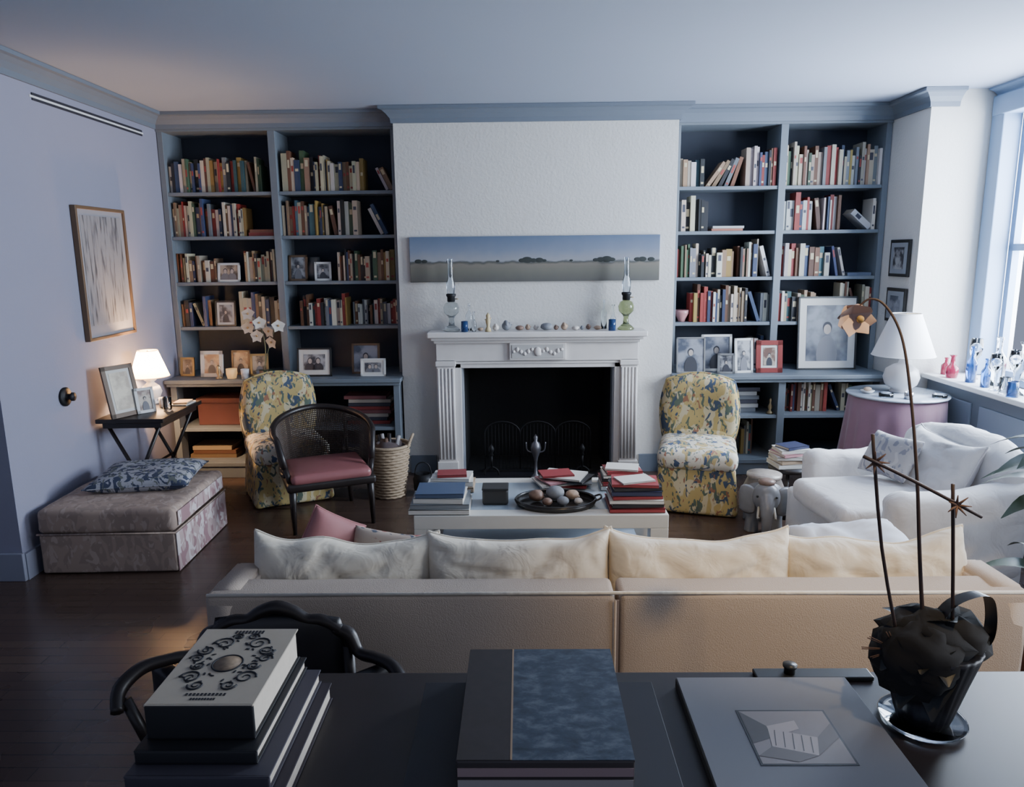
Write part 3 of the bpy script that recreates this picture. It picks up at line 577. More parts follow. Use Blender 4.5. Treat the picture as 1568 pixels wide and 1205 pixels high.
w=B('round_tray',(.19,4.06,T)); w.lathe([(0,0),(.22,0),(.235,.03),(.24,.03),(.225,-.0),(.2,.004),(0,.006)],(0,0,0),TL,36,sc=(1,.72,1)); w.tube([(.23*math.cos(a*math.pi/18),.166*math.sin(a*math.pi/18),.032) for a in range(37)],.007,TL,seg=6)
w.tube([(.225,-.04,.03),(.26,-.03,.045),(.26,.03,.045),(.225,.04,.03)],.006,TL,sub=3)
w.finish()
for i,(dx,dy,s_) in enumerate([(-.11,.03,.045),(.0,.05,.055),(.10,.05,.04),(-.05,-.05,.03),(.13,-.03,.025),(.04,-.05,.035)]):
    w=B('paperweight' if i%2 else 'seashell',(.19+dx,4.06+dy,T+.008)); m=SHC[[3,2,0,3,1,2][i]]; w.ball((0,0,s_*.78),(s_,s_*.9,s_*.74),m,18,nz=.12 if i%2==0 else 0,seed=i)
    if i%2==0: w.tube([(s_*.5,0,s_*.6),(s_*1.1,.01,s_*.4)],[s_*.35,.003],m)
    w.finish()
# ---------------------------------------------------------------- slipper chairs
def slipper(loc,rot,name='floral_slipper_chair'):
    w=B(name,loc,rot)
    def skirt(p): 
        k=1+.10*max(0,(.12-p.z))/.3; f=1+.012*math.sin(p.x*40)*max(0,(.1-p.z)/.3) ; return Vector((p.x*k*f,p.y*k*f,p.z))
    w.soft((0,0,.18),(.54,.56,.34),.03,YEL,n=22,nz=.006,shape=skirt)
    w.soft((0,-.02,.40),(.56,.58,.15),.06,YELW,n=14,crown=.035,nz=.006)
    M=Matrix.Translation((0,.25,.64))@Matrix.Rotation(math.radians(98),4,'X')
    w.puff(.57,.62,.20,YEL,M,n=20,a=6,b_=.42,pinch=-.03,rnd=.5,nz=.005,bend=.45,piping=(.007,YEL))
    w.soft((0,.22,.42),(.46,.14,.25),.05,YEL,n=8)
    return w.finish()
slipper((1.30,5.27,0),math.radians(-14)); slipper((-1.85,5.52,0),math.radians(28))
# ---------------------------------------------------------------- cane bergere
w=B('cane_armchair',(-1.40,5.00,0),math.radians(24))
SEAT=mat('faded_red_leather',(.27,.10,.10),.35,var=.2,vs=6)
w.soft((.0,-.03,.375),(.54,.50,.07),.032,SEAT,n=10,crown=.02); w.soft((0,0,.325),(.60,.56,.06),.02,DWOOD,n=6)
rail=[];low=[]
for i in range(25):
    a=math.radians(-18+216*i/24); t=abs(i-12)/12
    rx,ry=.335,.33; x=rx*math.cos(a); y=.02+ry*math.sin(a)
    z=.735-.13*t**1.8; rail.append((x*1.02,y+.07*(1-t),z)); low.append((x*.90,y*.88,.36))
rail=[(rail[0][0]-.03,rail[0][1]-.09,rail[0][2]-.16)]+rail+[(rail[-1][0]+.03,rail[-1][1]-.09,rail[-1][2]-.16)]
w.tube(rail,.022,DWOOD,seg=8,sub=2); w.tube(low,.016,DWOOD)
w.tube([rail[0],(.27,-.22,.34)],.018,DWOOD); w.tube([rail[-1],(-.27,-.22,.34)],.018,DWOOD)
for (x,y) in ((.26,-.24),(-.26,-.24)): w.tube([(x,y,.34),(x*1.02,y-.01,.2),(x*1.03,y-.015,.0)],[.028,.022,.014],DWOOD)
for (x,y) in ((.2,.24),(-.2,.24)): w.tube([(x,y,.34),(x*1.1,y+.05,.0)],[.026,.016],DWOOD); w.tube([(x,y,.34),(x*1.05,y+.11,.70)],.014,DWOOD)
chair=w.finish()
w=B('cane_back',parent=chair); t=bmesh.new(); CN=mat('woven_cane_dark',(.06,.04,.03),.6); R_=rail[1:-1]; g=[]
nu=96; nv=26
for i in range(nu+1):
    f=i/nu*24; a=min(int(f),23); u=f-a; top=Vector(R_[a]).lerp(Vector(R_[a+1]),u); bt=Vector(low[a]).lerp(Vector(low[a+1]),u)
    g.append([t.verts.new(bt.lerp(top,j/nv)) for j in range(nv+1)])
for i in range(nu):
    for j in range(nv): t.faces.new([g[i][j],g[i+1][j],g[i+1][j+1],g[i][j+1]])
w.add(t,CN); w.finish([('WIREFRAME',dict(thickness=.0085))])
# ---------------------------------------------------------------- basket
w=B('wicker_basket',(-1.04,5.48,0)); WK=mat('wicker',(.36,.27,.18),.8,var=.5,vs=90)
w.lathe([(0,.0),(.11,.0),(.12,.1),(.14,.25),(.16,.40),(.15,.40),(.13,.25),(.1,.02),(0,.02)],(0,0,0),WK,40)
for q in range(17):
    z=.012+q*.0235; r=.112+.12*z
    w.tube([((r+.006*(1 if (a+q)%2 else -1))*math.cos(a*math.pi/14),(r+.006*(1 if (a+q)%2 else -1))*math.sin(a*math.pi/14),z) for a in range(29)],.009,WK,seg=5)
w.tube([(.162*math.cos(a*math.pi/16),.162*math.sin(a*math.pi/16),.41) for a in range(33)],.013,WK,seg=6)
for sx in (-1,1): w.tube([(sx*.155,-.06,.40),(sx*.19,-.03,.48),(sx*.19,.03,.48),(sx*.155,.06,.40)],.010,WK,sub=4)
for i in range(11):
    a=rng.uniform(0,6.28); q=.08*rng.random(); p=Vector((q*math.cos(a),q*math.sin(a),.1)); w.tube([p,p+Vector((rng.uniform(-.1,.1),rng.uniform(-.05,.05),rng.uniform(.33,.42)))],.016,[DWOOD,mat('kindling',(.12,.07,.05),.9),mat('newsprint',(.35,.33,.33),.9)][i%3],seg=7)
w.ball((0,0,.36),(.13,.13,.09),mat('basket_contents',(.07,.05,.05),.9),14,nz=.4,nsc=12); w.finish()
w=B('coal_scuttle',(-.78,5.50,0)); w.lathe([(0,0),(.06,0),(.075,.05),(.08,.13),(.06,.17),(.055,.17),(.0,.05)],(0,0,0),IRON); w.tube([(-.07,0,.13),(-.05,0,.23),(0,0,.26),(.05,0,.23),(.07,0,.13)],.005,IRON,sub=4); w.finish()
# ---------------------------------------------------------------- ottoman
w=B('ottoman',(-2.475,4.46,0),math.radians(2)); 
w.soft((0,0,.125),(.80,.80,.24),.015,OTT,n=16,nz=.003); w.soft((0,0,.325),(.81,.81,.15),.035,OTT,n=16,nz=.008,crown=.015); 
w.tube([(-.405,-.405,.252),(.405,-.405,.252),(.405,.405,.252)],.006,OTT,seg=6)
w.box((.404,0,.125),(.004,.79,.235),OTTF); w.box((.4085,0,.325),(.004,.72,.085),OTTF); w.finish()
pillow('floral_floor_pillow',(-2.44,4.56,.458),.62,.50,.13,BLUF,0.03,.15,seed=4,pip=(.004,BLUF))
# ---------------------------------------------------------------- folding side table + lamp left
w=B('folding_side_table',(-2.69,5.16,0),ang); TT=.77
w.box((0,0,TT-.015),(.46,.66,.03),DWOOD,.004); w.box((0,-.0,TT-.05),(.40,.60,.04),DWOOD,.003)
for sy in (-.27,.27):
    w.tube([(-.18,sy,TT-.05),(.16,sy,.0)],.013,DWOOD); w.tube([(.18,sy,TT-.05),(-.16,sy,.0)],.013,DWOOD)
w.tube([(0,-.27,.37),(0,.27,.37)],.01,DWOOD); w.tube([(.15,-.27,.05),(.15,.27,.05)],.01,DWOOD); w.tube([(-.15,-.27,.05),(-.15,.27,.05)],.01,DWOOD); w.finish()
SHADE=bpy.data.materials.new('lamp_shade_linen'); SHADE.use_nodes=True; nt=SHADE.node_tree; b=nt.nodes['Principled BSDF']; b.inputs['Base Color'].default_value=(.85,.76,.6,1)
tr=nt.nodes.new('ShaderNodeBsdfTranslucent'); tr.inputs[0].default_value=(.95,.87,.72,1); mx=nt.nodes.new('ShaderNodeMixShader'); mx.inputs[0].default_value=.6; nt.links.new(b.outputs[0],mx.inputs[1]); nt.links.new(tr.outputs[0],mx.inputs[2]); nt.links.new(mx.outputs[0],nt.nodes['Material Output'].inputs[0])
def lamp(nm,loc,base_m,prof,sz0,sz1,r0,r1,shade):
    w=B(nm,loc); w.lathe(prof,(0,0,0),base_m,28); o=w.finish()
    s=B('lamp_shade',parent=o); n=32
    s.lathe([(r0,sz0),(r1,sz1)],(0,0,0),shade,n); s.tube([(r0*math.cos(a*math.pi/16),r0*math.sin(a*math.pi/16),sz0) for a in range(33)],.003,shade,seg=5); s.tube([(r1*math.cos(a*math.pi/16),r1*math.sin(a*math.pi/16),sz1) for a in range(33)],.003,shade,seg=5)
    s.tube([(-r1,0,sz1),(r1,0,sz1)],.002,BRASS,seg=5); s.tube([(0,0,prof[-1][1]-.01),(0,0,sz1)],.004,BRASS); s.finish(); return o
lamp('table_lamp',(-2.79,5.38,TT+.001),WHITE,[(0,0),(.05,0),(.05,.012),(.03,.02),(.06,.05),(.075,.09),(.06,.13),(.03,.155),(.025,.165),(.045,.18),(.03,.20),(.012,.21),(.012,.24)],.205,.40,.138,.07,SHADE)
def light(nm,ty,loc,e,col,**k):
    l=bpy.data.lights.new(nm,ty); l.energy=e; l.color=col
    for a,v in k.items(): setattr(l,a,v)
    o=bpy.data.objects.new(nm,l); o.location=loc; SC.collection.objects.link(o); return o
light('lamp_bulb','POINT',(-2.79,5.38,TT+.30),95,(1,.60,.30),shadow_soft_size=.03)
pframe(-2.74,4.93,TT+.001,.24,.36,FT,photo_mat('sketch_pale',(.4,.33,.25),(.62,.55,.42),10,40),rot=math.radians(66),tilt=.2,bw=.03,matw=.02,fig=0)
pframe(-2.66,5.04,TT+.001,.13,.18,FW,P4,rot=math.radians(50),tilt=.2,bw=.02)
bottle('drinking_glass',-2.54,5.10,TT+.001,.03,.10,GLASS,3); bottle('white_candle_cup',-2.64,5.24,TT+.001,.028,.07,WHITE,3)
stack('notepad_stack',(-2.54,5.34,TT+.001),[(.12,.17,.01,cW,0,0,0),(.1,.14,.012,cT,.1,0,0)])
w=B('white_orchid',(-2.14,5.99,.851)); w.lathe([(0,0),(.035,0),(.045,.07),(.04,.07),(0,.06)],(0,0,0),mat('orchid_pot_terracotta',(.3,.2,.15),.8))
GR=mat('leaf_green_dark',(.03,.06,.03),.4); STM=mat('stem_green',(.12,.13,.07),.5); PET=mat('petal_white',(.56,.52,.46),.6)
w.tube([(0,0,.07),(.02,0,.25),(.0,-.01,.42),(-.06,-.02,.52)],.004,STM,sub=4); w.tube([(0,0,.07),(.03,0,.2),(.10,-.01,.38),(.14,-.02,.44)],.003,STM,sub=4)
def bloom(w,c,s_,m,face=(0,-1,.1)):
    f=Vector(face).normalized(); a=f.cross(Vector((0,0,1))).normalized(); u=a.cross(f)
    for i in range(5):
        t=math.radians(90+72*i); d=(a*math.cos(t)+u*math.sin(t)+f*.15)
        w.leaf(Vector(c),d,s_,s_*(1.15 if i in (1,4) else .85),m,droop=.1,side=d.cross(f))
    w.ball(Vector(c)+f*s_*.15,s_*.16,mat('orchid_lip',(.45,.28,.12),.6),8)
for i,c in enumerate(((-.09,-.03,.54),(.0,-.04,.47),(.07,-.03,.40),(-.03,-.03,.36),(.15,-.03,.44),(.09,-.04,.31),(-.10,-.03,.43))): bloom(w,c,.058,PET,face=(.5*math.sin(i*2.1),-1,.4*math.cos(i*1.7)))
for d in ((1,-.3,.3),(-1,-.3,.3),(.4,-1,.4)): w.leaf((0,0,.07),d,.12,.04,GR,droop=.5)
w.finish()
# ---------------------------------------------------------------- white armchair right
w=B('white_slipcovered_armchair',(2.15,4.06,0),math.radians(-84))
w.soft((0,0,.20),(.98,.84,.36),.03,WHITEC,n=14,nz=.006)
w.soft((0,-.10,.42),(.62,.76,.14),.05,WHITEC,n=12,crown=.03,nz=.01)
for sx in (-1,1):
    def sh(p,sx=sx): return Vector((p.x+ sx*.02*max(0,p.z)*2,p.y,p.z+ .16*max(0,p.y)*(1 if p.z>0 else 0)))
    w.soft((sx*.42,.05,.37),(.19,.76,.50),.075,WHITEC,n=18,nz=.014,nsc=6,shape=sh,seed=sx)
def bk(p): return Vector((p.x*(1+.05*p.z),p.y+.10*max(0,p.z+.1)+.12*(p.x*p.x)*-1,p.z+(.10*math.cos(p.x*3.0)-.06 if p.z>0 else 0)))
w.soft((0,.38,.50),(.94,.20,.62),.085,WHITEC,n=18,nz=.018,nsc=5,shape=bk)
w.puff(.56,.42,.18,WHITEC,Matrix.Translation((.0,.23,.62))@Matrix.Rotation(math.radians(66),4,'X'),n=24,nz=.016,seed=12,piping=(.004,WHITEC),crease=.9,sag=.03)
w.finish()
pillow('toile_throw_pillow',(2.18,4.22,.65),.34,.27,.12,floral('pale_toile',(.46,.44,.44),[((.28,.28,.32),20,.54,1.2,2.),((.56,.54,.53),14,.58,1.,9.)]),math.radians(60),math.radians(-70),seed=8)
# ---------------------------------------------------------------- elephant stool
EL=mat('elephant_ceramic_grey',(.19,.195,.21),.35,var=.2,vs=18)
w=B('elephant_garden_stool',(1.63,4.75,0),math.radians(-14))
w.ball((0,.05,.245),(.13,.18,.12),EL,24)
for sx in (-1,1):
    for sy in (-.07,.15): w.tube([(sx*.07,sy,.2),(sx*.075,sy,.1),(sx*.075,sy,.0)],[.055,.043,.048],EL,seg=12)
w.ball((0,-.17,.275),(.09,.085,.10),EL,20); w.tube([(0,-.22,.28),(0,-.275,.22),(0,-.295,.13),(.0,-.275,.065),(.03,-.30,.04)],[.050,.042,.032,.025,.018],EL,seg=10,sub=4)
body=w.finish([('REMESH',dict(mode='VOXEL',voxel_size=.008,use_smooth_shade=True)),('SMOOTH',dict(iterations=3))])
w=B('ears_and_saddle',parent=body)
for sx in (-1,1):
    w.puff(.13,.20,.03,EL,Matrix.Translation((sx*.115,-.15,.245))@Matrix.Rotation(sx*.6,4,'Z')@Matrix.Rotation(math.pi/2,4,'X'),n=8,rnd=.7,pinch=0)
    w.tube([(sx*.045,-.225,.22),(sx*.055,-.29,.17),(sx*.05,-.34,.19)],[.011,.008,.003],mat('tusk_ivory',(.4,.38,.33),.5),seg=6,sub=3); w.ball((sx*.06,-.237,.295),.008,FB,8)
w.lathe([(.135,.20),(.136,.27),(.105,.345),(.115,.35),(.115,.37),(0,.37)],(0,.05,0),mat('saddle_glaze',(.32,.28,.25),.35,var=.5,vs=40),28)
w.lathe([(0,.0),(.05,0),(.055,.02),(.03,.035),(0,.04)],(0,-.16,.36),mat('head_cap_glaze',(.22,.15,.12),.4,var=.5,vs=50),18); w.finish()
w=B('magazine_stool',(1.90,5.02,0)); 
w.lathe([(0,.33),(.15,.33),(.155,.345),(.15,.36),(0,.36)],(0,0,0),DWOOD,24)
for i in range(3): a=i*2.1; w.tube([(.10*math.cos(a),.10*math.sin(a),.33),(.14*math.cos(a),.14*math.sin(a),0)],.014,DWOOD)
w.finish()
stack('book_stack',(1.90,5.02,.3615),[(.27,.21,.03,cW,0,0,0),(.25,.19,.025,cT,.1,0,0),(.26,.2,.025,cW,-.1,0,0),(.24,.18,.02,cP,.2,0,0),(.22,.17,.025,cW,.0,0,0),(.18,.14,.02,cN,.3,0,0)],.1)
# ---------------------------------------------------------------- round table with cloth
w=B('draped_round_table',(2.78,5.36,0)); CL=mat('mauve_tablecloth',(.28,.15,.20),.75,var=.2,vs=5,sheen=.3)
w.lathe([(0,.795),(.32,.795),(.33,.78),(.345,.6),(.37,.3),(.40,.02),(.39,.02),(.36,.3),(.32,.77)],(0,0,0),CL,120,f=lambda a,z:(1+(.07*math.sin(a*16+2*math.sin(a*2)))*max(0,(.79-z))/.8) if math.cos(a)<.5 else 1.0-.09*(.79-z))
w.lathe([(0,.797),(.345,.797),(.348,.803),(.345,.81),(0,.81)],(0,0,0),mat('table_glass',(.42,.46,.52),.05),48); w.finish()
SH2=mat('lamp_shade_white',(.80,.78,.78),.8)
lamp('table_lamp',(2.82,5.40,.811),mat('lamp_ceramic_cream',(.62,.60,.60),.3),[(0,0),(.07,0),(.075,.012),(.06,.02),(.11,.06),(.125,.11),(.11,.17),(.06,.205),(.03,.215),(.025,.24),(.012,.25),(.012,.30)],.275,.58,.215,.10,SH2)
bottle('small_glass_dish',2.62,5.20,.811,.05,.03,GLASS,3); bottle('votive_cup',2.74,5.12,.811,.03,.05,mat('votive_silver',(.5,.5,.52),.2,.8),3); bottle('small_glass_dish',2.98,5.16,.811,.05,.025,GLASS,3)
w=B('shell_dish',(2.56,5.36,.811)); w.lathe([(0,0),(.03,0),(.05,.02),(.045,.02),(0,.008)],(0,0,0),WHITE); w.ball((0,0,.03),(.03,.02,.016),SHC[0],10); w.finish()
SZ=.906
for i,(nm,x,y,r,h,m,kd) in enumerate([('red_glass_bottle',3.22,5.45,.045,.17,RGLASS,1),('red_glass_bottle',3.26,5.60,.035,.13,RGLASS,0),('blue_glass_bottle',3.24,5.25,.035,.26,BGLASS,0),('blue_glass_bottle',3.22,5.05,.03,.20,BGLASS,0),('glass_decanter',3.34,5.12,.05,.34,GLASS,0),('wine_glass',3.20,4.92,.04,.25,GLASS,2),('wine_glass',3.3,4.88,.04,.28,GLASS,2),('glass_vase',3.30,4.74,.05,.3,GLASS,1),('blue_glass_jar',3.18,4.70,.035,.1,BGLASS,3),('glass_decanter',3.42,4.98,.05,.32,GLASS,1),('glass_tumbler',3.20,4.81,.035,.11,GLASS,3),('glass_candlestick',3.34,5.38,.045,.30,GLASS,2),('green_glass_bottle',3.3,4.60,.04,.2,GGLASS,0),('wine_glass',3.20,4.56,.04,.24,GLASS,2)]): bottle(nm,x,y,SZ,r,h,m,kd)
# ---------------------------------------------------------------- potted plant at right edge
w=B('potted_ficus',(2.30,2.95,0)); w.lathe([(0,0),(.13,0),(.17,.28),(.18,.30),(.16,.30),(.0,.26)],(0,0,0),mat('pot_terracotta',(.25,.12,.08),.8))
for i in range(26):
    a=i*2.4; h=.35+.62*((i*7)%11)/11; q=Vector((.05*math.cos(a),.05*math.sin(a),h)); 
    if i<6: w.tube([(0,0,.26),q*.8,q+Vector((0,0,.3))],[.012,.008,.004],mat('twig',(.06,.05,.03),.8),sub=3)
    w.leaf(q+Vector((0,0,.12)),(math.cos(a),math.sin(a),.35),.30,.12,GR,droop=.5,fold=.25)
w.finish()
# ---------------------------------------------------------------- desk foreground
w=B('desk',(0,0,0)); DT=mat('desk_dark_veneer',(.018,.012,.012),.42,var=.3,vs=7)
w.b2(-.82,1.75,.80,1.77,.725,.76,DT,.006); w.b2(-.76,1.69,.86,1.71,.63,.725,DT,.003)
for x in (-.74,1.67):
    for y in (.88,1.69): w.tube([(x,y,.66),(x,y,.0)],[.035,.02],DT,seg=12)
w.finish()
DZ=.7605
def bigbook(nm,loc,wd,dp,h,cover,rot=0,top=None,pages=PAPER):
    w=B(nm,loc,rot); w.box((0,0,.002),(wd,dp,.004),cover,.001); w.box((0,0,h-.002),(wd,dp,.004),top or cover,.001)
    w.box((0,.003,h/2),(wd-.012,dp-.012,h-.008),pages)
    w.soft((0,-dp/2+.004,h/2),(wd,.010,h),.0045,cover,n=4); return w
bigbook('art_book',(-.635,1.44,DZ),.31,.42,.045,pc(.03,.022,.03,.6)).finish()
bigbook('art_book',(-.650,1.46,DZ+.046),.29,.38,.035,pc(.05,.045,.06,.6)).finish()
bigbook('art_book',(-.665,1.48,DZ+.082),.25,.35,.03,pc(.012,.012,.015,.6)).finish()
CV=mat('book_cover_cream',(.42,.365,.29),.6,var=.08,vs=20); INK=mat('cover_ink',(.015,.015,.02),.6)
w=bigbook('ornate_hardcover_book',(-.667,1.495,DZ+.113),.225,.31,.078,pc(.012,.012,.014,.6),top=CV)
zt=.0785
for sx in (-1,1):
    for sy,cy,cx,R0 in ((1,.085,.040,.026),(-1,.055,.070,.020),(1,-.055,.060,.024),(-1,-.085,.035,.018),(1,.02,.078,.017),(-1,-.01,.062,.016),(1,.115,.018,.014)):
        pts=[]
        for i in range(22):
            t=i/21; a=t*3.0*math.pi; q=R0*(1-t*.8); pts.append((sx*(cx+q*math.cos(a)),cy+sy*q*math.sin(a),zt))
        w.tube(pts,[.0028*(1-.5*i/21) for i in range(22)],INK,seg=5)
    for i in range(26):
        a=rng.uniform(-1.4,1.4); q=rng.uniform(.045,.10); w.ball((sx*q*math.cos(a)*.95,.01+q*math.sin(a)*1.1,zt),(.006,.003,.001),INK,8,rot=(0,0,rng.uniform(0,3)))
w.lathe([(0,0),(.03,0),(.03,.0015),(0,.0016)],(0,.0,zt-.0005),mat('medallion_brown',(.25,.18,.12),.6,var=.5,vs=90),28); w.tube([(.033*math.cos(a*math.pi/16),.033*math.sin(a*math.pi/16),zt) for a in range(33)],.0022,INK,seg=5)
for i in range(9): w.box((-.032+.008*i,.138,zt),(.005,.013,.001),INK)
for i in range(11): w.box((-.04+.008*i,-.118,zt),(.0045,.008,.001),INK)
for i in range(9): w.box((-.024+.006*i,-.134,zt),(.004,.006,.001),INK)
w.finish()
bigbook('art_book',(.035,1.435,DZ),.56,.43,.045,pc(.010,.010,.016,.6)).finish()
w=bigbook('painting_monograph',(.04,1.475,DZ+.046),.35,.41,.07,pc(.05,.04,.04,.5))
def sea():
    m=bpy.data.materials.new('cover_seascape'); m.use_nodes=True; nt=m.node_tree; b=nt.nodes['Principled BSDF']; b.inputs['Roughness'].default_value=.4
    tc=nt.nodes.new('ShaderNodeTexCoord'); mp=nt.nodes.new('ShaderNodeMapping'); mp.inputs['Scale'].default_value=(20,34,1); mp.inputs['Rotation'].default_value=(0,0,.8); n=nt.nodes.new('ShaderNodeTexNoise'); n.inputs['Scale'].default_value=1; n.inputs['Detail'].default_value=10; n.inputs['Roughness'].default_value=.65; n.inputs['Distortion'].default_value=.3
    r=nt.nodes.new('ShaderNodeValToRGB'); cr=r.color_ramp; cr.elements.new(.5); cr.elements[0].position=.32; cr.elements[0].color=(.016,.022,.034,1); cr.elements[1].position=.5; cr.elements[1].color=(.038,.052,.078,1); cr.elements[2].position=.72; cr.elements[2].color=(.14,.155,.18,1)
    nt.links.new(tc.outputs['Object'],mp.inputs[0]); nt.links.new(mp.outputs[0],n.inputs[0]); nt.links.new(n.outputs[0],r.inputs[0]); nt.links.new(r.outputs[0],b.inputs[0]); return m
w.box((.055,0,.0708),(.24,.408,.0012),sea()); w.box((-.12,0,.0708),(.108,.408,.0012),mat('cover_brown',(.028,.020,.018),.5,var=.3,vs=40)); w.box((-.067,0,.0712),(.004,.408,.0012),mat('cover_tan_rule',(.30,.20,.12),.5))
w.box((.0,-.2070,.046),(.345,.002,.018),mat('page_rose',(.36,.25,.25),.8)); w.box((.0,-.2070,.018),(.345,.002,.022),mat('page_pale',(.42,.38,.36),.8)); w.finish()
w=B('matted_print',(.60,1.40,DZ)); MATB=mat('mat_board_grey',(.17,.172,.19),.8); 
w.box((0,0,.012),(.43,.60,.024),FB,.002); w.box((0,0,.0255),(.425,.595,.003),MATB,.001)
zz=.0275
w.box((0,.065,zz),(.206,.190,.001),FB)
def poly(w,pts,z,m):
    t=bmesh.new(); t.faces.new([t.verts.new((x,y,z)) for x,y in pts]); w.add(t,m)
g1=pc(.22,.19,.185,.5);g2=pc(.38,.32,.30,.5);g3=pc(.06,.052,.052,.5);g4=pc(.13,.11,.105,.5)
poly(w,[(-.098,-.025),(.098,-.025),(.098,.155),(-.098,.155)],zz+.0008,g1)
poly(w,[(-.098,.04),(-.05,.06),(-.05,.10),(-.098,.155)],zz+.0011,g3); poly(w,[(-.05,.06),(.02,.09),(.02,.12),(-.05,.10)],zz+.0011,g2)
poly(w,[(-.06,.03),(.03,.0),(.05,.06),(-.05,.09)],zz+.0014,g2); poly(w,[(.03,.0),(.098,.06),(.098,.11),(.05,.06)],zz+.0014,g4); poly(w,[(-.02,-.02),(.03,.0),(-.06,.03),(-.098,.0)],zz+.0014,g4)
for i in range(5): poly(w,[(-.052+.018*i,.032-.006*i),(-.050+.018*i,.032-.006*i),(-.036+.018*i,.085-.006*i),(-.038+.018*i,.085-.006*i)],zz+.0017,g3)
w.finish()
w=B('black_pen_tray',(.75,1.742,DZ)); w.box((0,0,.006),(.30,.045,.012),FB,.003); w.lathe([(0,.012),(.014,.012),(.014,.026),(.018,.03),(.018,.036),(0,.038)],(-.06,0,0),FB); w.finish()
# orchid in black pot
w=B('potted_moth_orchid',(.935,1.56,DZ)); POT=mat('black_ribbed_pot',(.010,.010,.014),.4)
w.lathe([(0,.0),(.085,.0),(.095,.012),(.092,.012),(.08,.005),(0,.005)],(0,0,0),GLASS,36)
w.lathe([(0,.008),(.055,.008),(.062,.03),(.085,.12),(.104,.19),(.108,.205),(.10,.205),(.0,.18)],(0,0,0),POT,72,f=lambda a,z:1+.018*math.sin(a*26))
OL=mat('orchid_leaf_dark',(.008,.010,.011),.4)
MO=mat('moss_dark',(.006,.006,.007),.9)
w.ball((-.045,-.03,.18),(.10,.085,.09),MO,24,nz=.3,nsc=18); w.ball((.05,.0,.21),(.075,.07,.065),MO,16,nz=.5,nsc=18); w.ball((-.02,0,.22),(.09,.08,.06),MO,16,nz=.5,nsc=18,seed=3)
for d,L,wd in (((-1,-.5,.35),.17,.13),((.2,-.6,1.6),.17,.12),((-.3,-.2,1.6),.15,.10),((1,.2,.25),.15,.08),((-.5,.6,.8),.16,.08),((-.9,-.8,-.3),.15,.12),((-.2,-1,.2),.13,.11),((-.7,-1,.5),.15,.12),((-.4,-1,-.5),.14,.12)): w.leaf((0,0,.2),d,L,wd,OL,droop=.45,fold=.3,n=9)
RBN=[(0.0,0,.24),(.03,-.02,.31),(.09,-.03,.335),(.125,-.01,.28),(.13,0,.21),(.10,.01,.17)]
t=bmesh.new(); prev=None; Q=[Vector(p) for p in RBN]; 
for i in range(31):
    f=i/30*(len(Q)-1); a=min(int(f),len(Q)-2); u=f-a; p0=Q[max(a-1,0)];p1=Q[a];p2=Q[a+1];p3=Q[min(a+2,len(Q)-1)]
    p=.5*((2*p1)+(p2-p0)*u+(2*p0-5*p1+4*p2-p3)*u*u+(3*p1-p0-3*p2+p3)*u**3)
    cur=[t.verts.new(p+Vector((0,-.022,.004))),t.verts.new(p+Vector((0,.022,-.004)))]
    if prev: t.faces.new([prev[0],cur[0],cur[1],prev[1]])
    prev=cur
w.add(t,POT,None,True)
BR=mat('orchid_stem_brown',(.05,.03,.025),.6); 
w.tube([(-.013,0,.2),(-.041,0,.40),(-.066,.0,.60),(-.076,.04,.78),(-.086,.08,.90),(-.112,.11,.965),(-.14,.13,.980),(-.165,.14,.955)],[.005,.0045,.004,.0035,.003,.003,.0025,.0025],BR,sub=6)
w.tube([(-.08,-.02,.2),(-.15,-.04,.45),(-.20,-.06,.71)],.004,BR,sub=3); w.tube([(.04,-.02,.2),(.010,-.04,.40),(-.022,-.06,.60)],.004,BR,sub=3)
w.tube([(-.22,-.07,.665),(-.11,-.06,.61),(.04,-.07,.53)],.0038,BR,sub=3)
for c in ((-.19,-.06,.65),(-.012,-.065,.555)):
    for i in range(7):
        a=i*.9; w.tube([Vector(c),Vector(c)+Vector((.026*math.cos(a),-.01,.026*math.sin(a)))],[.004,.001],mat('raffia',(.16,.09,.06),.8),seg=5)
PK=mat('petal_peach',(.56,.42,.36),.6)
fc=Vector((-.172,.14,.945))
for i in range(6):
    a=math.radians(60*i+10); w.leaf(fc,(math.cos(a),-.6,math.sin(a)*.7-.25),.052,.055,PK,droop=.15,side=(-math.sin(a),.1,math.cos(a)))
w.ball(fc+Vector((.01,-.02,-.01)),.009,mat('stamen',(.45,.3,.1),.6),8)
for i in range(14): a=i*.8; w.tube([(-.09,-.03,.20),(-.10+.06*math.cos(a)-.02,-.05,.22+.035*math.sin(a))],.0012,mat('raffia',(.2,.1,.06)),seg=4)
w.finish()
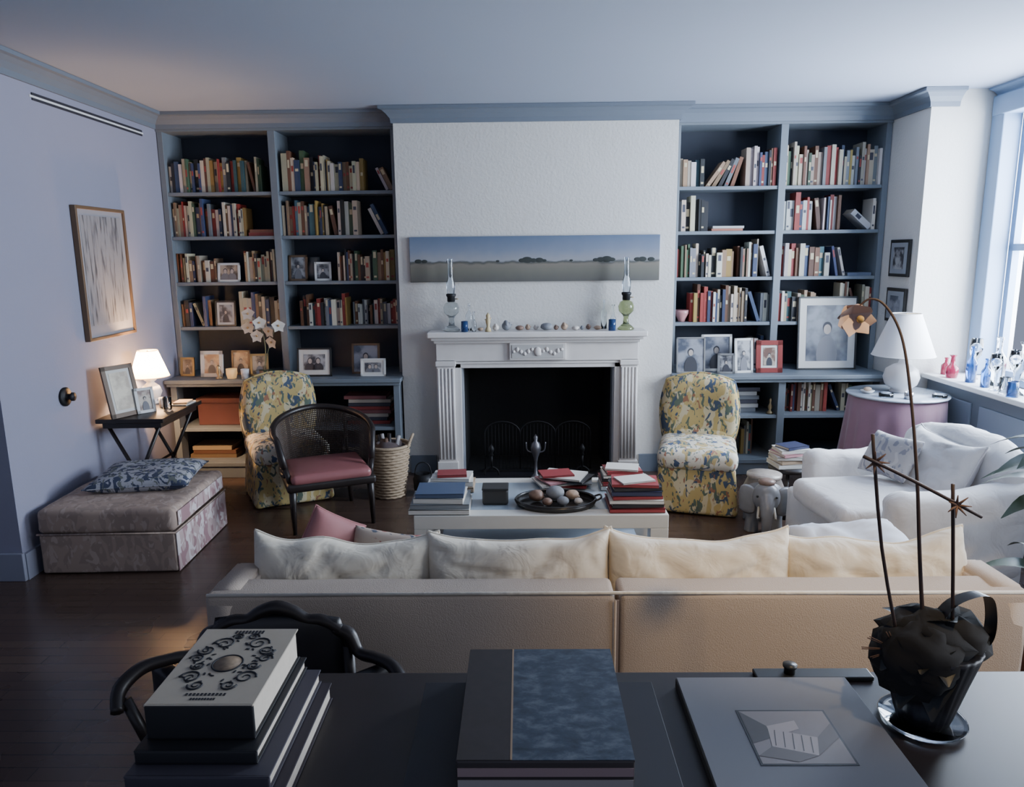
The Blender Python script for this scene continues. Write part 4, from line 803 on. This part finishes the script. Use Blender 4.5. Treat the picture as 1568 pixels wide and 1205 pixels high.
# desk chair with carved crest
w=B('carved_desk_chair',(-.75,2.05,-.02)); 
w.tube([(-.22,0,.68),(-.20,0,.74),(-.14,.0,.78),(-.09,.0,.785),(-.05,.0,.81),(0,.0,.825),(.05,.0,.81),(.09,.0,.785),(.14,.0,.78),(.20,0,.74),(.22,0,.68)],[.016,.018,.02,.018,.02,.022,.02,.018,.020,.018,.016],DWOOD,sub=4)
LE=mat('chair_dark_leather',(.02,.018,.02),.4)
w.puff(.42,.30,.05,LE,Matrix.Translation((0,0,.655))@Matrix.Rotation(math.pi/2,4,'X'),n=12,rnd=.35,pinch=0)
for sx in (-1,1):
    w.tube([(sx*.17,0,.755),(sx*.215,-.0,.735),(sx*.25,-.02,.685),(sx*.31,-.06,.69),(sx*.37,-.11,.69),(sx*.405,-.17,.66),(sx*.39,-.22,.62)],[.018,.024,.018,.018,.020,.022,.018],DWOOD,sub=5); w.tube([(sx*.38,-.19,.64),(sx*.32,-.17,.44)],.016,DWOOD)
    w.tube([(sx*.21,0,.70),(sx*.22,.0,.43),(sx*.24,.04,.02)],[.018,.022,.015],DWOOD); w.tube([(sx*.26,-.20,.42),(sx*.28,-.2,.02)],[.022,.014],DWOOD)
    w.soft((sx*.29,-.09,.55),(.05,.20,.24),.02,LE,n=4,rot=(0,0,sx*-.9))
w.soft((0,-.08,.43),(.56,.30,.07),.03,LE,n=6); w.finish()
# ---------------------------------------------------------------- lights
a=light('daylight_window_far','AREA',(3.9,4.75,1.9),520,(.74,.85,1),shape='RECTANGLE',size=1.7,size_y=1.9); a.rotation_euler=(0,math.pi/2,0)
a=light('daylight_window_near','AREA',(3.9,1.6,1.9),110,(.82,.89,1),shape='RECTANGLE',size=1.9,size_y=1.9); a.rotation_euler=(0,math.pi/2,0)
s=light('ceiling_spot','SPOT',(1.15,.9,2.98),230,(1,.72,.38),spot_size=.95,spot_blend=1.,shadow_soft_size=.05); s.rotation_euler=(math.radians(36),0,0)
s=light('ceiling_spot_hearth','SPOT',(.9,3.6,2.98),60,(1,.78,.5),spot_size=1.1,spot_blend=1.,shadow_soft_size=.05); s.rotation_euler=(math.radians(30),0,0)
wd=bpy.data.worlds.new('sky'); SC.world=wd; wd.use_nodes=True; bg=wd.node_tree.nodes['Background']; bg.inputs[0].default_value=(.52,.60,.84,1); bg.inputs[1].default_value=.50
# ---------------------------------------------------------------- camera
cam=bpy.data.cameras.new('camera'); co=bpy.data.objects.new('camera',cam); SC.collection.objects.link(co)
cam.sensor_width=36; cam.lens=1400/1960*36; cam.clip_start=.02
R=Matrix.Rotation(math.radians(.8),3,'Z')@Matrix.Rotation(math.pi/2-math.radians(10.8),3,'X')@Matrix.Rotation(math.radians(-.6),3,'Z')
co.matrix_world=Matrix.Translation((0,0,1.85))@R.to_4x4(); SC.camera=co
